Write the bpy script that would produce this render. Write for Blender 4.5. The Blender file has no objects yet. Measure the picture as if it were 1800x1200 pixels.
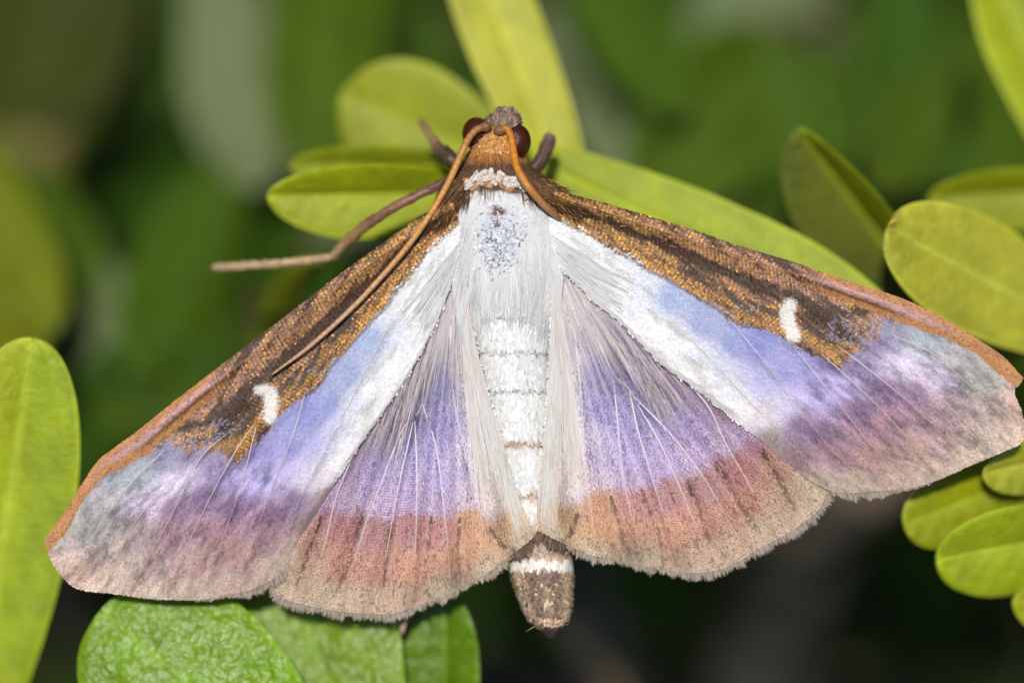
import bpy, math, random
import numpy as np
from mathutils import Vector, Matrix

# ------------------------------------------------------------------ scale
# the place is a few centimetres of a box hedge: everything is written in millimetres
S = 0.001
PX = 43.0            # photograph pixels per millimetre at the wing plane
D = 150.0            # camera height above the wing plane, mm
rng = np.random.default_rng(11)
random.seed(5)

sc = bpy.context.scene
col = bpy.context.collection

# ------------------------------------------------------------------ camera
cam = bpy.data.cameras.new('camera')
camo = bpy.data.objects.new('camera', cam)
col.objects.link(camo)
camo.location = (0, 0, D * S)
camo.rotation_euler = (0, 0, 0)
cam.sensor_width = 36.0
cam.lens = 36.0 * D / (1800 / PX)
cam.clip_start = 0.005
cam.clip_end = 50.0
cam.dof.use_dof = True
cam.dof.focus_distance = (D - 0.15) * S
cam.dof.aperture_fstop = 10.0
sc.camera = camo

# ------------------------------------------------------------------ sky and sun
SUN_DIR = Vector((-0.07, 0.24, 0.97)).normalized()
elev = math.asin(SUN_DIR.z)
azim = math.atan2(SUN_DIR.x, SUN_DIR.y)
w = bpy.data.worlds.new('World'); sc.world = w; w.use_nodes = True
nt = w.node_tree
sky = nt.nodes.new('ShaderNodeTexSky'); sky.sky_type = 'NISHITA'; sky.sun_disc = False
sky.sun_elevation = elev; sky.sun_rotation = azim
nt.links.new(sky.outputs[0], nt.nodes['Background'].inputs[0])
nt.nodes['Background'].inputs[1].default_value = 0.075
sl = bpy.data.lights.new('sun', 'SUN'); sl.energy = 4.0; sl.angle = math.radians(1.0); sl.color = (1, 0.96, 0.90)
so = bpy.data.objects.new('sun', sl); col.objects.link(so)
so.rotation_euler = SUN_DIR.to_track_quat('Z', 'Y').to_euler()
so.location = (0, 0.2, 0.4)
sc.view_settings.view_transform = 'Standard'; sc.view_settings.look = 'None'
sc.view_settings.gamma = 1.0; sc.view_settings.use_curve_mapping = False
sc.view_settings.exposure = -0.12

# ------------------------------------------------------------------ helpers
def at(px, py, z=0.0):
    """photograph pixel at height z (mm) -> mm"""
    k = (D - z) / D / PX
    return np.array([(px - 900) * k, (600 - py) * k, z])

def lin(c):
    c = np.asarray(c, float) / 255.0
    return np.where(c <= 0.04045, c / 12.92, ((c + 0.055) / 1.055) ** 2.4)

def smooth(a, b, x):
    t = np.clip((x - a) / (b - a), 0, 1)
    return t * t * (3 - 2 * t)

def mk(name, V, F, mat, parent=None, base=(0, 0, 0), C=None, smooth_sh=True, uv=None):
    V = (np.asarray(V, float) - np.asarray(base, float)) * S
    me = bpy.data.meshes.new(name)
    if isinstance(F, np.ndarray): F = F.tolist()
    me.from_pydata(V.tolist(), [], F)
    if C is not None:
        C = np.asarray(C, float)
        if C.shape[1] == 3: C = np.hstack([C, np.ones((len(C), 1)) * 0.0])
        a = me.color_attributes.new('Col', 'FLOAT_COLOR', 'POINT')
        a.data.foreach_set('color', C.astype(np.float32).ravel())
    if smooth_sh: me.polygons.foreach_set('use_smooth', [True] * len(me.polygons))
    me.materials.append(mat)
    me.update()
    o = bpy.data.objects.new(name, me); col.objects.link(o)
    if parent: o.parent = parent
    else: o.location = Vector(base) * S
    return o

def empty(name, base, label, cat, group=None):
    o = bpy.data.objects.new(name, None); col.objects.link(o)
    o.location = Vector(base) * S; o.empty_display_size = 0.002
    o['label'] = label; o['category'] = cat
    if group: o['group'] = group
    return o

def grid_faces(n, m, off=0, flip=False):
    i = np.arange(n - 1)[:, None] * m; j = np.arange(m - 1)[None, :]
    a = (i + j).ravel() + off
    f = np.stack([a, a + m, a + m + 1, a + 1], 1)
    return f[:, ::-1] if flip else f

def polyline(P, n):
    """resample a control polyline smoothly (Catmull-Rom), n points equally spaced by length"""
    P = np.asarray(P, float)
    Q = np.vstack([2 * P[0] - P[1], P, 2 * P[-1] - P[-2]])
    out = []
    for k in range(len(P) - 1):
        p0, p1, p2, p3 = Q[k:k + 4]
        t = np.linspace(0, 1, 24, endpoint=False)[:, None]
        out.append(0.5 * (2 * p1 + (p2 - p0) * t + (2 * p0 - 5 * p1 + 4 * p2 - p3) * t ** 2 + (3 * p1 - p0 - 3 * p2 + p3) * t ** 3))
    out.append(P[-1:])
    A = np.vstack(out)
    d = np.r_[0, np.cumsum(np.linalg.norm(np.diff(A, axis=0), axis=1))]
    s = np.linspace(0, d[-1], n)
    return np.stack([np.interp(s, d, A[:, k]) for k in range(A.shape[1])], 1)

def tube(P, R, sides=10, flat=1.0, off=0, cap=True):
    """tapered tube along P (mm); returns V, F"""
    P = np.asarray(P, float); n = len(P); R = np.broadcast_to(np.asarray(R, float), (n,))
    T = np.gradient(P, axis=0); T /= np.linalg.norm(T, axis=1)[:, None] + 1e-12
    up = np.array([0.0, 0, 1]) if abs(T[0, 2]) < 0.9 else np.array([0.0, 1, 0])
    V = []
    nrm = up - T[0] * up.dot(T[0]); nrm /= np.linalg.norm(nrm)
    for k in range(n):
        nrm = nrm - T[k] * nrm.dot(T[k]); nrm /= np.linalg.norm(nrm) + 1e-12
        b = np.cross(T[k], nrm)
        a = np.linspace(0, 2 * math.pi, sides, endpoint=False)
        V.append(P[k] + R[k] * (np.cos(a)[:, None] * nrm * flat + np.sin(a)[:, None] * b))
    V = np.vstack(V)
    F = []
    for k in range(n - 1):
        for j in range(sides):
            j2 = (j + 1) % sides
            F.append([off + k * sides + j, off + (k + 1) * sides + j, off + (k + 1) * sides + j2, off + k * sides + j2])
    if cap:
        F.append([off + j for j in range(sides)])
        F.append([off + (n - 1) * sides + j for j in range(sides)][::-1])
    return V, F

_h = {}
def vnoise(x, y, seed=0):
    """value noise, numpy, -1..1"""
    if seed not in _h: _h[seed] = np.random.default_rng(1000 + seed).random((256, 256)) * 2 - 1
    T = _h[seed]
    xi = np.floor(x).astype(int); yi = np.floor(y).astype(int)
    fx = x - xi; fy = y - yi
    fx = fx * fx * (3 - 2 * fx); fy = fy * fy * (3 - 2 * fy)
    g = lambda a, b: T[a & 255, b & 255]
    return (g(xi, yi) * (1 - fx) + g(xi + 1, yi) * fx) * (1 - fy) + (g(xi, yi + 1) * (1 - fx) + g(xi + 1, yi + 1) * fx) * fy

def fbm(x, y, seed=0, o=3):
    s = 0; a = 1.0; t = 0
    for k in range(o):
        s = s + a * vnoise(x * 2 ** k, y * 2 ** k, seed + k); t += a; a *= 0.55
    return s / t

def seg_dist(x, y, P):
    """distance from points to polyline and the running parameter 0..1"""
    P = np.asarray(P, float); best = np.full(x.shape, 1e9); par = np.zeros(x.shape)
    L = np.r_[0, np.cumsum(np.linalg.norm(np.diff(P, axis=0), axis=1))]
    for k in range(len(P) - 1):
        d = P[k + 1] - P[k]; q = d.dot(d)
        t = np.clip(((x - P[k, 0]) * d[0] + (y - P[k, 1]) * d[1]) / q, 0, 1)
        dd = np.hypot(x - P[k, 0] - t * d[0], y - P[k, 1] - t * d[1])
        m = dd < best
        best = np.where(m, dd, best); par = np.where(m, (L[k] + t * math.sqrt(q)) / L[-1], par)
    return best, par

def below(x, y, P):
    """pixel distance (downward positive) of points under a polyline that is a function of x"""
    P = np.asarray(P, float)
    return y - np.interp(x, P[:, 0], P[:, 1])

# ------------------------------------------------------------------ materials
def new_mat(name):
    m = bpy.data.materials.new(name); m.use_nodes = True
    return m, m.node_tree, m.node_tree.nodes['Principled BSDF']

def mm_coords(t, scale=1.0):
    tc = t.nodes.new('ShaderNodeTexCoord'); mp = t.nodes.new('ShaderNodeMapping')
    k = scale / S
    mp.inputs['Scale'].default_value = (k, k, k)
    t.links.new(tc.outputs['Object'], mp.inputs['Vector'])
    return mp.outputs['Vector']

def noise(t, vec, scale, detail=3, rough=0.55):
    n = t.nodes.new('ShaderNodeTexNoise'); n.inputs['Scale'].default_value = scale
    n.inputs['Detail'].default_value = detail; n.inputs['Roughness'].default_value = rough
    t.links.new(vec, n.inputs['Vector'])
    return n.outputs['Fac']

def bump(t, h, dist_mm, strength=1.0, prev=None):
    b = t.nodes.new('ShaderNodeBump'); b.inputs['Distance'].default_value = dist_mm * S
    b.inputs['Strength'].default_value = strength
    t.links.new(h, b.inputs['Height'])
    if prev: t.links.new(prev, b.inputs['Normal'])
    return b.outputs['Normal']

def attr_mat(name, rough=0.5, spec=0.5, var=0.0, sheen=0.0, trans=0.0, bump_mm=0.0, bump_scale=10.0, metal=True):
    m, t, p = new_mat(name)
    a = t.nodes.new('ShaderNodeAttribute'); a.attribute_name = 'Col'
    c = a.outputs['Color']
    vec = mm_coords(t)
    if var:
        n = noise(t, vec, 6.0, 4)
        mr = t.nodes.new('ShaderNodeMapRange'); mr.inputs['To Min'].default_value = 1 - var; mr.inputs['To Max'].default_value = 1 + var
        mr.inputs['From Min'].default_value = 0.3; mr.inputs['From Max'].default_value = 0.7
        t.links.new(n, mr.inputs['Value'])
        mx = t.nodes.new('ShaderNodeVectorMath'); mx.operation = 'SCALE'
        t.links.new(c, mx.inputs[0]); t.links.new(mr.outputs[0], mx.inputs['Scale']); c = mx.outputs[0]
    t.links.new(c, p.inputs['Base Color'])
    if metal: t.links.new(a.outputs['Alpha'], p.inputs['Metallic'])
    p.inputs['Roughness'].default_value = rough
    p.inputs['Specular IOR Level'].default_value = spec
    p.inputs['Sheen Weight'].default_value = sheen
    if bump_mm:
        t.links.new(bump(t, noise(t, vec, bump_scale, 4), bump_mm), p.inputs['Normal'])
    if trans:
        tr = t.nodes.new('ShaderNodeBsdfTranslucent'); t.links.new(c, tr.inputs['Color'])
        ms = t.nodes.new('ShaderNodeMixShader'); ms.inputs[0].default_value = trans
        t.links.new(p.outputs[0], ms.inputs[1]); t.links.new(tr.outputs[0], ms.inputs[2])
        t.links.new(ms.outputs[0], t.nodes['Material Output'].inputs['Surface'])
    return m

def leaf_mat(name, rough=0.38, trans=0.22, wrinkle=0.08, wscale=3.2, fine=0.035, spec=0.5, coat=0.0, big=0.0):
    m, t, p = new_mat(name)
    a = t.nodes.new('ShaderNodeAttribute'); a.attribute_name = 'Col'
    vec = mm_coords(t)
    n = noise(t, vec, 0.55, 4)
    n2 = noise(t, vec, 4.0, 3)
    ad = t.nodes.new('ShaderNodeMath'); ad.operation = 'MULTIPLY_ADD'; ad.inputs[1].default_value = 0.35
    t.links.new(n2, ad.inputs[0]); t.links.new(n, ad.inputs[2])
    mr = t.nodes.new('ShaderNodeMapRange'); mr.inputs['From Min'].default_value = 0.4; mr.inputs['From Max'].default_value = 0.95
    mr.inputs['To Min'].default_value = 0.78; mr.inputs['To Max'].default_value = 1.22
    t.links.new(ad.outputs[0], mr.inputs['Value'])
    sc_ = t.nodes.new('ShaderNodeVectorMath'); sc_.operation = 'SCALE'
    t.links.new(a.outputs['Color'], sc_.inputs[0]); t.links.new(mr.outputs[0], sc_.inputs['Scale'])
    oi = t.nodes.new('ShaderNodeObjectInfo')
    hs = t.nodes.new('ShaderNodeHueSaturation')
    m1 = t.nodes.new('ShaderNodeMapRange'); m1.inputs['To Min'].default_value = 0.488; m1.inputs['To Max'].default_value = 0.510
    t.links.new(oi.outputs['Random'], m1.inputs['Value']); t.links.new(m1.outputs[0], hs.inputs['Hue'])
    t.links.new(sc_.outputs[0], hs.inputs['Color'])
    c = hs.outputs['Color']
    t.links.new(c, p.inputs['Base Color'])
    p.inputs['Roughness'].default_value = rough
    p.inputs['Specular IOR Level'].default_value = spec
    p.inputs['Coat Weight'].default_value = coat; p.inputs['Coat Roughness'].default_value = 0.25
    # blistered cuticle
    wv = t.nodes.new('ShaderNodeTexNoise'); wv.inputs['Scale'].default_value = wscale; wv.inputs['Detail'].default_value = 2
    wv.inputs['Distortion'].default_value = 0.8
    t.links.new(vec, wv.inputs['Vector'])
    nb = bump(t, wv.outputs['Fac'], wrinkle)
    if big: nb = bump(t, noise(t, vec, 0.9, 2), big, 1.0, nb)
    nb = bump(t, noise(t, vec, 16.0, 2), fine, 1.0, nb)
    t.links.new(nb, p.inputs['Normal']); t.links.new(nb, p.inputs['Coat Normal'])
    tr = t.nodes.new('ShaderNodeBsdfTranslucent')
    tc = t.nodes.new('ShaderNodeMix'); tc.data_type = 'RGBA'; tc.blend_type = 'MULTIPLY'; tc.inputs[0].default_value = 1.0
    tc.inputs[7].default_value = (1.25, 1.15, 0.5, 1)
    t.links.new(c, tc.inputs[6]); t.links.new(tc.outputs[2], tr.inputs['Color'])
    ms = t.nodes.new('ShaderNodeMixShader'); ms.inputs[0].default_value = trans
    t.links.new(p.outputs[0], ms.inputs[1]); t.links.new(tr.outputs[0], ms.inputs[2])
    t.links.new(ms.outputs[0], t.nodes['Material Output'].inputs['Surface'])
    return m

M_leaf = leaf_mat('young_box_leaf')
M_leaf_gloss = leaf_mat('blistered_box_leaf', rough=0.25, trans=0.12, wrinkle=0.13, wscale=3.0, fine=0.02, spec=0.5, coat=0.15, big=0.35)
M_leaf_old = leaf_mat('mature_box_leaf', rough=0.5, trans=0.12, wrinkle=0.06, spec=0.18)
M_wing = attr_mat('wing_membrane', rough=0.55, spec=0.3, var=0.12)
M_scale = attr_mat('wing_scale', rough=0.55, spec=0.35)
M_vein = attr_mat('wing_vein', rough=0.4, spec=0.5)
M_hair = attr_mat('moth_hair', rough=0.40, spec=0.4, trans=0.42, metal=False)
M_body = attr_mat('moth_body', rough=0.6, spec=0.3, var=0.12, bump_mm=0.05, bump_scale=12)
M_chitin = attr_mat('moth_chitin', rough=0.45, spec=0.5, var=0.25, bump_mm=0.02, bump_scale=14)
M_bark = attr_mat('twig_bark', rough=0.8, spec=0.2, var=0.3, bump_mm=0.15, bump_scale=2.5)

M_eye, t_, p_ = new_mat('compound_eye')
vec_ = mm_coords(t_)
vo_ = t_.nodes.new('ShaderNodeTexVoronoi'); vo_.inputs['Scale'].default_value = 24
t_.links.new(vec_, vo_.inputs['Vector'])
p_.inputs['Base Color'].default_value = (0.055, 0.008, 0.003, 1)
p_.inputs['Roughness'].default_value = 0.28
t_.links.new(bump(t_, vo_.outputs['Distance'], 0.02, 0.6), p_.inputs['Normal'])

M_soil, t_, p_ = new_mat('leaf_litter_soil')
vec_ = mm_coords(t_)
n_ = noise(t_, vec_, 0.06, 8, 0.65)
cr_ = t_.nodes.new('ShaderNodeValToRGB'); cr_.color_ramp.elements[0].color = (0.005, 0.004, 0.003, 1); cr_.color_ramp.elements[1].color = (0.035, 0.025, 0.016, 1)
t_.links.new(n_, cr_.inputs[0]); t_.links.new(cr_.outputs[0], p_.inputs['Base Color'])
p_.inputs['Roughness'].default_value = 0.95
t_.links.new(bump(t_, n_, 8.0), p_.inputs['Normal'])

# ------------------------------------------------------------------ ground under the hedge
GZ = -320.0
n = 60
gx = np.sinh(np.linspace(-4.2, 4.2, n)) * 180.0
X, Y = np.meshgrid(gx, gx, indexing='ij')
Z = GZ + 6 * fbm(X / 60, Y / 60, 40) * np.exp(-(X ** 2 + Y ** 2) / 2e6)
g = mk('ground', np.stack([X, Y, Z], -1).reshape(-1, 3), grid_faces(n, n), M_soil)
g['kind'] = 'structure'

# ================================================================== THE MOTH
MB = np.array(at(890, 400, -4.5))
moth = empty('moth', MB, 'white-bodied moth with spread brown, blue and violet wings resting on the leaves', 'moth')

def coons(costa, outer, trail, base, U, V):
    """four-sided patch: costa (v=0, u 0..1), trail (v=1), base (u=0), outer (u=1)"""
    N = 400
    c0 = polyline(costa, N); c1 = polyline(trail, N); d0 = polyline(base, N); d1 = polyline(outer, N)
    s = np.linspace(0, 1, N)
    f = lambda P, q: np.stack([np.interp(q, s, P[:, k]) for k in range(2)], -1)
    u = U[..., None]; v = V[..., None]
    return ((1 - v) * f(c0, U) + v * f(c1, U) + (1 - u) * f(d0, V) + u * f(d1, V)
            - ((1 - u) * (1 - v) * c0[0] + u * (1 - v) * c0[-1] + (1 - u) * v * c1[0] + u * v * c1[-1]))

FW_R = dict(
    costa=[(975, 332), (1010, 343), (1100, 368), (1200, 398), (1300, 432), (1400, 462), (1450, 480), (1550, 512), (1600, 530), (1660, 560), (1720, 597), (1762, 625), (1797, 662)],
    outer=[(1797, 662), (1789, 676), (1779, 684), (1785, 700), (1794, 722), (1799, 750), (1793, 777), (1750, 797), (1700, 818), (1650, 840), (1600, 855), (1550, 860), (1500, 864), (1459, 861)],
    trail=[(985, 470), (1021, 507), (1049, 535), (1095, 571), (1160, 637), (1237, 694), (1294, 740), (1344, 778), (1382, 813), (1420, 842), (1459, 861)],
    base=[(975, 332), (965, 380), (970, 430), (985, 470)])
FW_L = dict(
    costa=[(795, 352), (740, 380), (690, 415), (600, 480), (500, 557), (400, 633), (300, 710), (235, 762), (200, 787), (170, 812), (135, 865), (108, 908), (80, 945)],
    outer=[(80, 945), (86, 970), (100, 998), (128, 1028), (160, 1037), (200, 1041), (270, 1050), (350, 1051), (400, 1043), (450, 1030), (490, 1008), (512, 985)],
    trail=[(800, 480), (786, 520), (765, 572), (730, 638), (690, 700), (640, 770), (600, 830), (560, 892), (530, 950), (512, 985)],
    base=[(795, 352), (808, 395), (808, 440), (800, 480)])
HW_R = dict(
    costa=[(1000, 455), (1090, 540), (1180, 620), (1290, 715), (1380, 790), (1450, 860)],
    outer=[(1450, 860), (1446, 878), (1436, 895), (1409, 918), (1375, 940), (1336, 960), (1294, 986), (1263, 998), (1229, 1004), (1191, 1002), (1145, 994), (1095, 984), (1045, 974), (999, 956), (946, 930)],
    trail=[(968, 480), (968, 560), (964, 650), (958, 740), (950, 830), (944, 890), (946, 930)],
    base=[(1000, 455), (985, 465), (968, 480)])
HW_L = dict(
    costa=[(780, 455), (735, 560), (675, 670), (610, 780), (545, 900), (470, 1005)],
    outer=[(470, 1005), (482, 1030), (496, 1048), (546, 1062), (608, 1073), (683, 1076), (733, 1062), (775, 1047), (817, 1026), (858, 1003), (892, 976), (918, 958), (938, 940)],
    trail=[(818, 480), (828, 560), (850, 660), (880, 760), (905, 850), (924, 905), (938, 940)],
    base=[(780, 455), (800, 465), (818, 480)])

# ---- wing pattern, written once on the right wings and carried to the left ones through (u, v)
def idw(x, y, pts, p=2.0, e=16.0, sat=0.74):
    A = np.asarray(pts, float); num = 0; den = 0
    C = lin(A[:, 2:5])
    for k in range(len(A)):
        wgt = 1.0 / ((x - A[k, 0]) ** 2 + (y - A[k, 1]) ** 2 + e * e) ** p
        num = num + wgt[..., None] * C[k]; den = den + wgt
    c = num / den[..., None]
    g = c.mean(-1, keepdims=True)
    return g + (c - g) * sat

FWC = [(1010, 450, 228, 228, 228), (1080, 500, 230, 230, 228), (1150, 580, 228, 228, 225), (1230, 650, 226, 224, 222), (1300, 720, 222, 217, 216), (1200, 600, 226, 226, 228),
       (1130, 500, 208, 213, 225), (1290, 680, 220, 217, 226), (1180, 520, 150, 168, 215), (1230, 570, 140, 153, 208), (1280, 600, 132, 143, 210), (1330, 610, 122, 128, 206),
       (1330, 660, 160, 155, 216), (1380, 650, 140, 140, 212), (1250, 620, 200, 205, 227), (1310, 665, 185, 183, 226), (1400, 690, 180, 168, 222), (1370, 720, 198, 187, 216), (1340, 732, 208, 196, 208),
       (1440, 690, 160, 148, 208), (1420, 660, 132, 126, 198), (1480, 680, 158, 142, 202), (1460, 630, 112, 102, 158), (1520, 650, 135, 113, 166), (1480, 560, 100, 90, 118),
       (1540, 610, 138, 120, 166), (1600, 640, 208, 196, 224), (1650, 662, 192, 176, 204), (1560, 628, 185, 173, 208), (1560, 570, 128, 130, 165), (1620, 600, 145, 160, 168), (1680, 640, 150, 148, 150),
       (1720, 670, 156, 155, 146), (1600, 690, 136, 102, 142), (1550, 690, 125, 92, 138), (1500, 722, 136, 98, 144), (1400, 752, 134, 102, 148), (1440, 760, 136, 98, 138), (1500, 760, 150, 106, 130),
       (1560, 740, 160, 110, 128), (1620, 730, 160, 120, 134), (1680, 710, 165, 138, 145), (1740, 710, 180, 158, 150), (1460, 800, 150, 110, 122), (1530, 800, 168, 122, 118), (1600, 790, 170, 132, 124),
       (1660, 770, 170, 138, 134), (1720, 760, 180, 158, 145), (1400, 800, 150, 116, 122), (1350, 772, 150, 128, 120), (1440, 846, 180, 160, 140), (1500, 852, 180, 154, 134), (1570, 847, 185, 154, 134),
       (1640, 832, 190, 164, 140), (1710, 803, 196, 170, 145), (1770, 772, 206, 180, 155), (1785, 720, 200, 164, 140)]
HWC = [(985, 560, 228, 223, 218), (975, 700, 224, 218, 210), (1000, 640, 205, 194, 196), (1005, 760, 206, 190, 182), (970, 820, 206, 190, 176), (1000, 840, 200, 180, 166),
       (1030, 600, 165, 154, 188), (1050, 650, 138, 128, 186), (1080, 620, 124, 112, 160), (1110, 660, 116, 104, 152), (1060, 720, 150, 136, 194), (1100, 740, 158, 143, 202), (1140, 720, 132, 116, 178),
       (1150, 690, 112, 102, 140), (1180, 700, 145, 122, 168), (1160, 770, 168, 150, 202), (1200, 750, 160, 132, 195), (1240, 740, 162, 134, 188), (1100, 800, 178, 155, 210), (1060, 800, 184, 162, 200),
       (1030, 760, 195, 178, 203), (1150, 820, 184, 155, 204), (1210, 800, 184, 150, 194), (1270, 770, 174, 140, 176), (1040, 850, 200, 174, 186), (1120, 845, 184, 150, 186), (1310, 790, 150, 104, 122),
       (1260, 720, 150, 110, 134), (1200, 660, 150, 118, 152), (970, 890, 186, 150, 110), (1000, 910, 176, 138, 102), (1050, 892, 186, 138, 110), (1060, 930, 184, 138, 106), (1110, 882, 172, 122, 124),
       (1110, 940, 178, 132, 106), (1170, 872, 162, 114, 120), (1180, 930, 182, 132, 110), (1240, 850, 158, 114, 118), (1240, 910, 174, 124, 110), (1300, 822, 156, 100, 103), (1310, 880, 168, 118, 103),
       (1360, 830, 160, 118, 104), (1380, 880, 170, 140, 120), (1420, 870, 176, 155, 135), (970, 925, 165, 150, 130), (1050, 965, 170, 150, 125), (1130, 985, 165, 150, 125), (1220, 992, 176, 150, 130),
       (1290, 967, 176, 150, 130), (1350, 932, 176, 155, 135), (1420, 897, 180, 160, 140)]
BROWN_LOW = [(960, 372), (987, 391), (1035, 413), (1077, 439), (1109, 456), (1134, 473), (1171, 490), (1199, 507), (1228, 524), (1259, 541), (1284, 561), (1304, 572), (1338, 575), (1369, 589), (1402, 612), (1450, 640), (1490, 630), (1530, 600), (1575, 575), (1620, 575), (1680, 590)]
COSTA_LINE = FW_R['costa']
OCHRE_IN = [(1300, 466), (1400, 496), (1482, 528), (1542, 552), (1606, 576), (1662, 594), (1710, 620), (1750, 652), (1792, 690)]

def fore_color(x, y, rnd):
    """rnd: per-point random numbers (n,4); returns linear rgb + metallic"""
    c = idw(x, y, FWC)
    met = np.zeros(x.shape)
    # streaky mottling along the veins
    dirx = (x * 0.80 + y * 0.60); diry = (-x * 0.60 + y * 0.80)
    mot = fbm(dirx / 34, diry / 9, 3)
    fine = fbm(x / 3.4, y / 3.4, 8, 2)
    outer_ = smooth(1350, 1480, x)
    c = c * (1 + (.10 + 0.30 * outer_ * smooth(600, 700, y + .3 * (x - 1500)))[..., None] * mot[..., None] + 0.15 * fine[..., None])
    wz = smooth(.45, .6, c.min(-1)) * .24 * smooth(.0, .45, fbm(dirx / 45, diry / 13, 64))
    c = c * (1 - wz[..., None]) * np.array([1.0, .995, .975])
    # dark speckle over the mauve border
    bord = smooth(715, 790, y + 0.25 * (x - 1400))
    sp = (fine + 0.5 * mot > 0.30 - 0.1 * bord) & (bord > 0.2)
    c = np.where((sp & (rnd[..., 0] < 0.75))[..., None], c * np.array([0.72, 0.68, 0.68]), c)
    blot = fbm(dirx / 22, diry / 8, 61, 4) ; oz = smooth(1370, 1440, x) * smooth(560, 640, y + .15 * (x - 1500)) * (1 - .75 * smooth(815, 850, y + .12 * (x - 1500)))
    c = c * (1 - (.40 * smooth(.02, .45, blot) * oz)[..., None] * np.array([.9, 1.0, .85])) * (1 + (.25 * smooth(.0, .4, -blot) * oz)[..., None] * np.array([1.1, .8, .9]))
    # ---- brown costal field
    dcost = below(x, y, COSTA_LINE)
    dlow = below(x, y, BROWN_LOW) + (9 + 34 * smooth(1390, 1480, x)) * fbm(dirx / 26, diry / 10, 12) + 5 * (rnd[..., 1] - 0.5) * 2
    width = np.interp(x, np.array(COSTA_LINE)[:, 0], np.array(COSTA_LINE)[:, 1])
    f = np.clip(dcost / np.maximum(np.interp(x, np.array(BROWN_LOW)[:, 0], np.array(BROWN_LOW)[:, 1]) - width, 20), 0, 1.3)
    gold = lin([200, 146, 66]); dark = lin([64, 42, 26]); mid = lin([116, 82, 56]); pink = lin([184, 140, 126])
    along = np.clip((x - 980) / 420, 0, 1)
    n1 = fbm(dirx / 60, diry / 8, 21); n2 = fbm(x / 5, y / 5, 27, 2)
    # stripes by their place between the costa and the edge of the brown field
    lstripe = lambda c0, s: np.exp(-((f - c0) / s) ** 2)
    bright = 0.40 + 1.15 * n1 + 0.40 * n2 + 0.42 * lstripe(0.22, 0.12) + 0.34 * lstripe(0.86, 0.12) + 0.28 * lstripe(0.60, 0.08) - 0.85 * lstripe(0.42, 0.07) - .35 * lstripe(.73, .05) - 0.5 * lstripe(0.0, 0.05)
    bright = np.clip(bright, 0, 1)
    hi = gold * (1 - along * 0.85)[..., None] * 1.0 + pink * (along * 0.85)[..., None]
    hi = np.where((lstripe(0.86, 0.2) * (1 - 0.3 * along) > 0.4)[..., None], gold * np.array([0.95, 0.9, 1.0]), hi)
    b = dark * (1 - bright)[..., None] + hi * bright[..., None]
    b = b * 0.72 + mid * 0.28 * (0.6 + 0.5 * bright[..., None])
    spark = (rnd[..., 2] > 0.90 - 0.10 * lstripe(0.86, 0.25)) & (bright > 0.25)  # gold scales, their glint partly put into the colour
    b = np.where(spark[..., None], gold * np.array([1.12, 1.12, 1.15]), b)
    drop = rnd[..., 3] < 0.20
    b = np.where(drop[..., None], b * 0.42, b)
    # dark blotches about the white spot and down the cell
    for (qx, qy, rx, ry, ang, k) in [(1318, 548, 42, 12, 20, 0.75), (1255, 515, 30, 9, 25, 0.4), (1424, 556, 22, 26, 30, 0.95), (1462, 594, 40, 17, 38, 0.85), (1420, 612, 26, 16, 35, 0.6), (1500, 632, 34, 12, 30, 0.6), (1345, 512, 60, 6, 15, 0.7), (1505, 522, 50, 6, 19, 0.8)]:
        a = math.radians(ang); dx = (x - qx) * math.cos(a) + (y - qy) * math.sin(a); dy = -(x - qx) * math.sin(a) + (y - qy) * math.cos(a)
        g_ = np.exp(-(dx / rx) ** 2 - (dy / ry) ** 2) * k * (0.75 + 0.5 * n2)
        b = b * (1 - np.clip(g_, 0, 0.95)[..., None]) + dark * 0.8 * np.clip(g_, 0, 0.95)[..., None]
    # bluish bare patches in the cell
    cell = np.exp(-((x - 1300) / 60) ** 2 - ((y - 538) / 18) ** 2) * 0.6 + np.exp(-((x - 1490) / 70) ** 2 - ((y - 578) / 30) ** 2) * 0.9
    blu = (cell * (0.6 + 0.8 * n2) > 0.42) & (rnd[..., 1] < 0.65)
    b = np.where(blu[..., None], lin([118, 118, 138]) * (.5 + .9 * rnd[..., 0:1]), b)
    fade = 1 - smooth(1500, 1640, x + 0.6 * (y - 560))
    inb = smooth(4, -6, dlow) * np.where(x < 1420, 1.0, fade)
    thin = rnd[..., 0] < (0.35 + 0.65 * fade)
    inb = np.where(thin, inb, inb * 0.3)
    c = c * (1 - inb[..., None]) + b * inb[..., None]
    met = 0.12 * inb * (bright > 0.45)
    # ---- ochre and pink strip of the outer costa
    do = below(x, y, OCHRE_IN) + 4 * fbm(x / 12, y / 12, 33)
    inner = smooth(3, -5, do) * smooth(1390, 1470, x)
    fo = np.clip(dcost / np.maximum(np.interp(x, np.array(OCHRE_IN)[:, 0], np.array(OCHRE_IN)[:, 1]) - width, 12), 0, 1.2)
    oc = lin([190, 130, 72]) * (0.85 + 0.3 * fbm(dirx / 30, diry / 5, 37)[..., None])
    pk = lin([188, 150, 158])
    q = np.exp(-((fo - 0.46) / 0.15) ** 2) * (1 - smooth(1610, 1720, x)) * (0.8 + 0.5 * n2)
    dk = np.exp(-((fo - 0.66) / 0.09) ** 2) * (1 - smooth(1540, 1620, x))
    oc = oc * (1 - np.clip(q, 0, 1)[..., None]) + pk * np.clip(q, 0, 1)[..., None]
    oc = oc * (1 - 0.75 * dk[..., None]) + dark * 0.75 * dk[..., None]
    oc = np.where((rnd[..., 3] < 0.12)[..., None], oc * 0.6, oc)
    c = c * (1 - inner[..., None]) + oc * inner[..., None]
    # greenish grey glassy tip
    # ---- white crescent
    d, pr = seg_dist(x, y, [(1386, 536), (1380, 548), (1383, 568), (1393, 588)])
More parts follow.
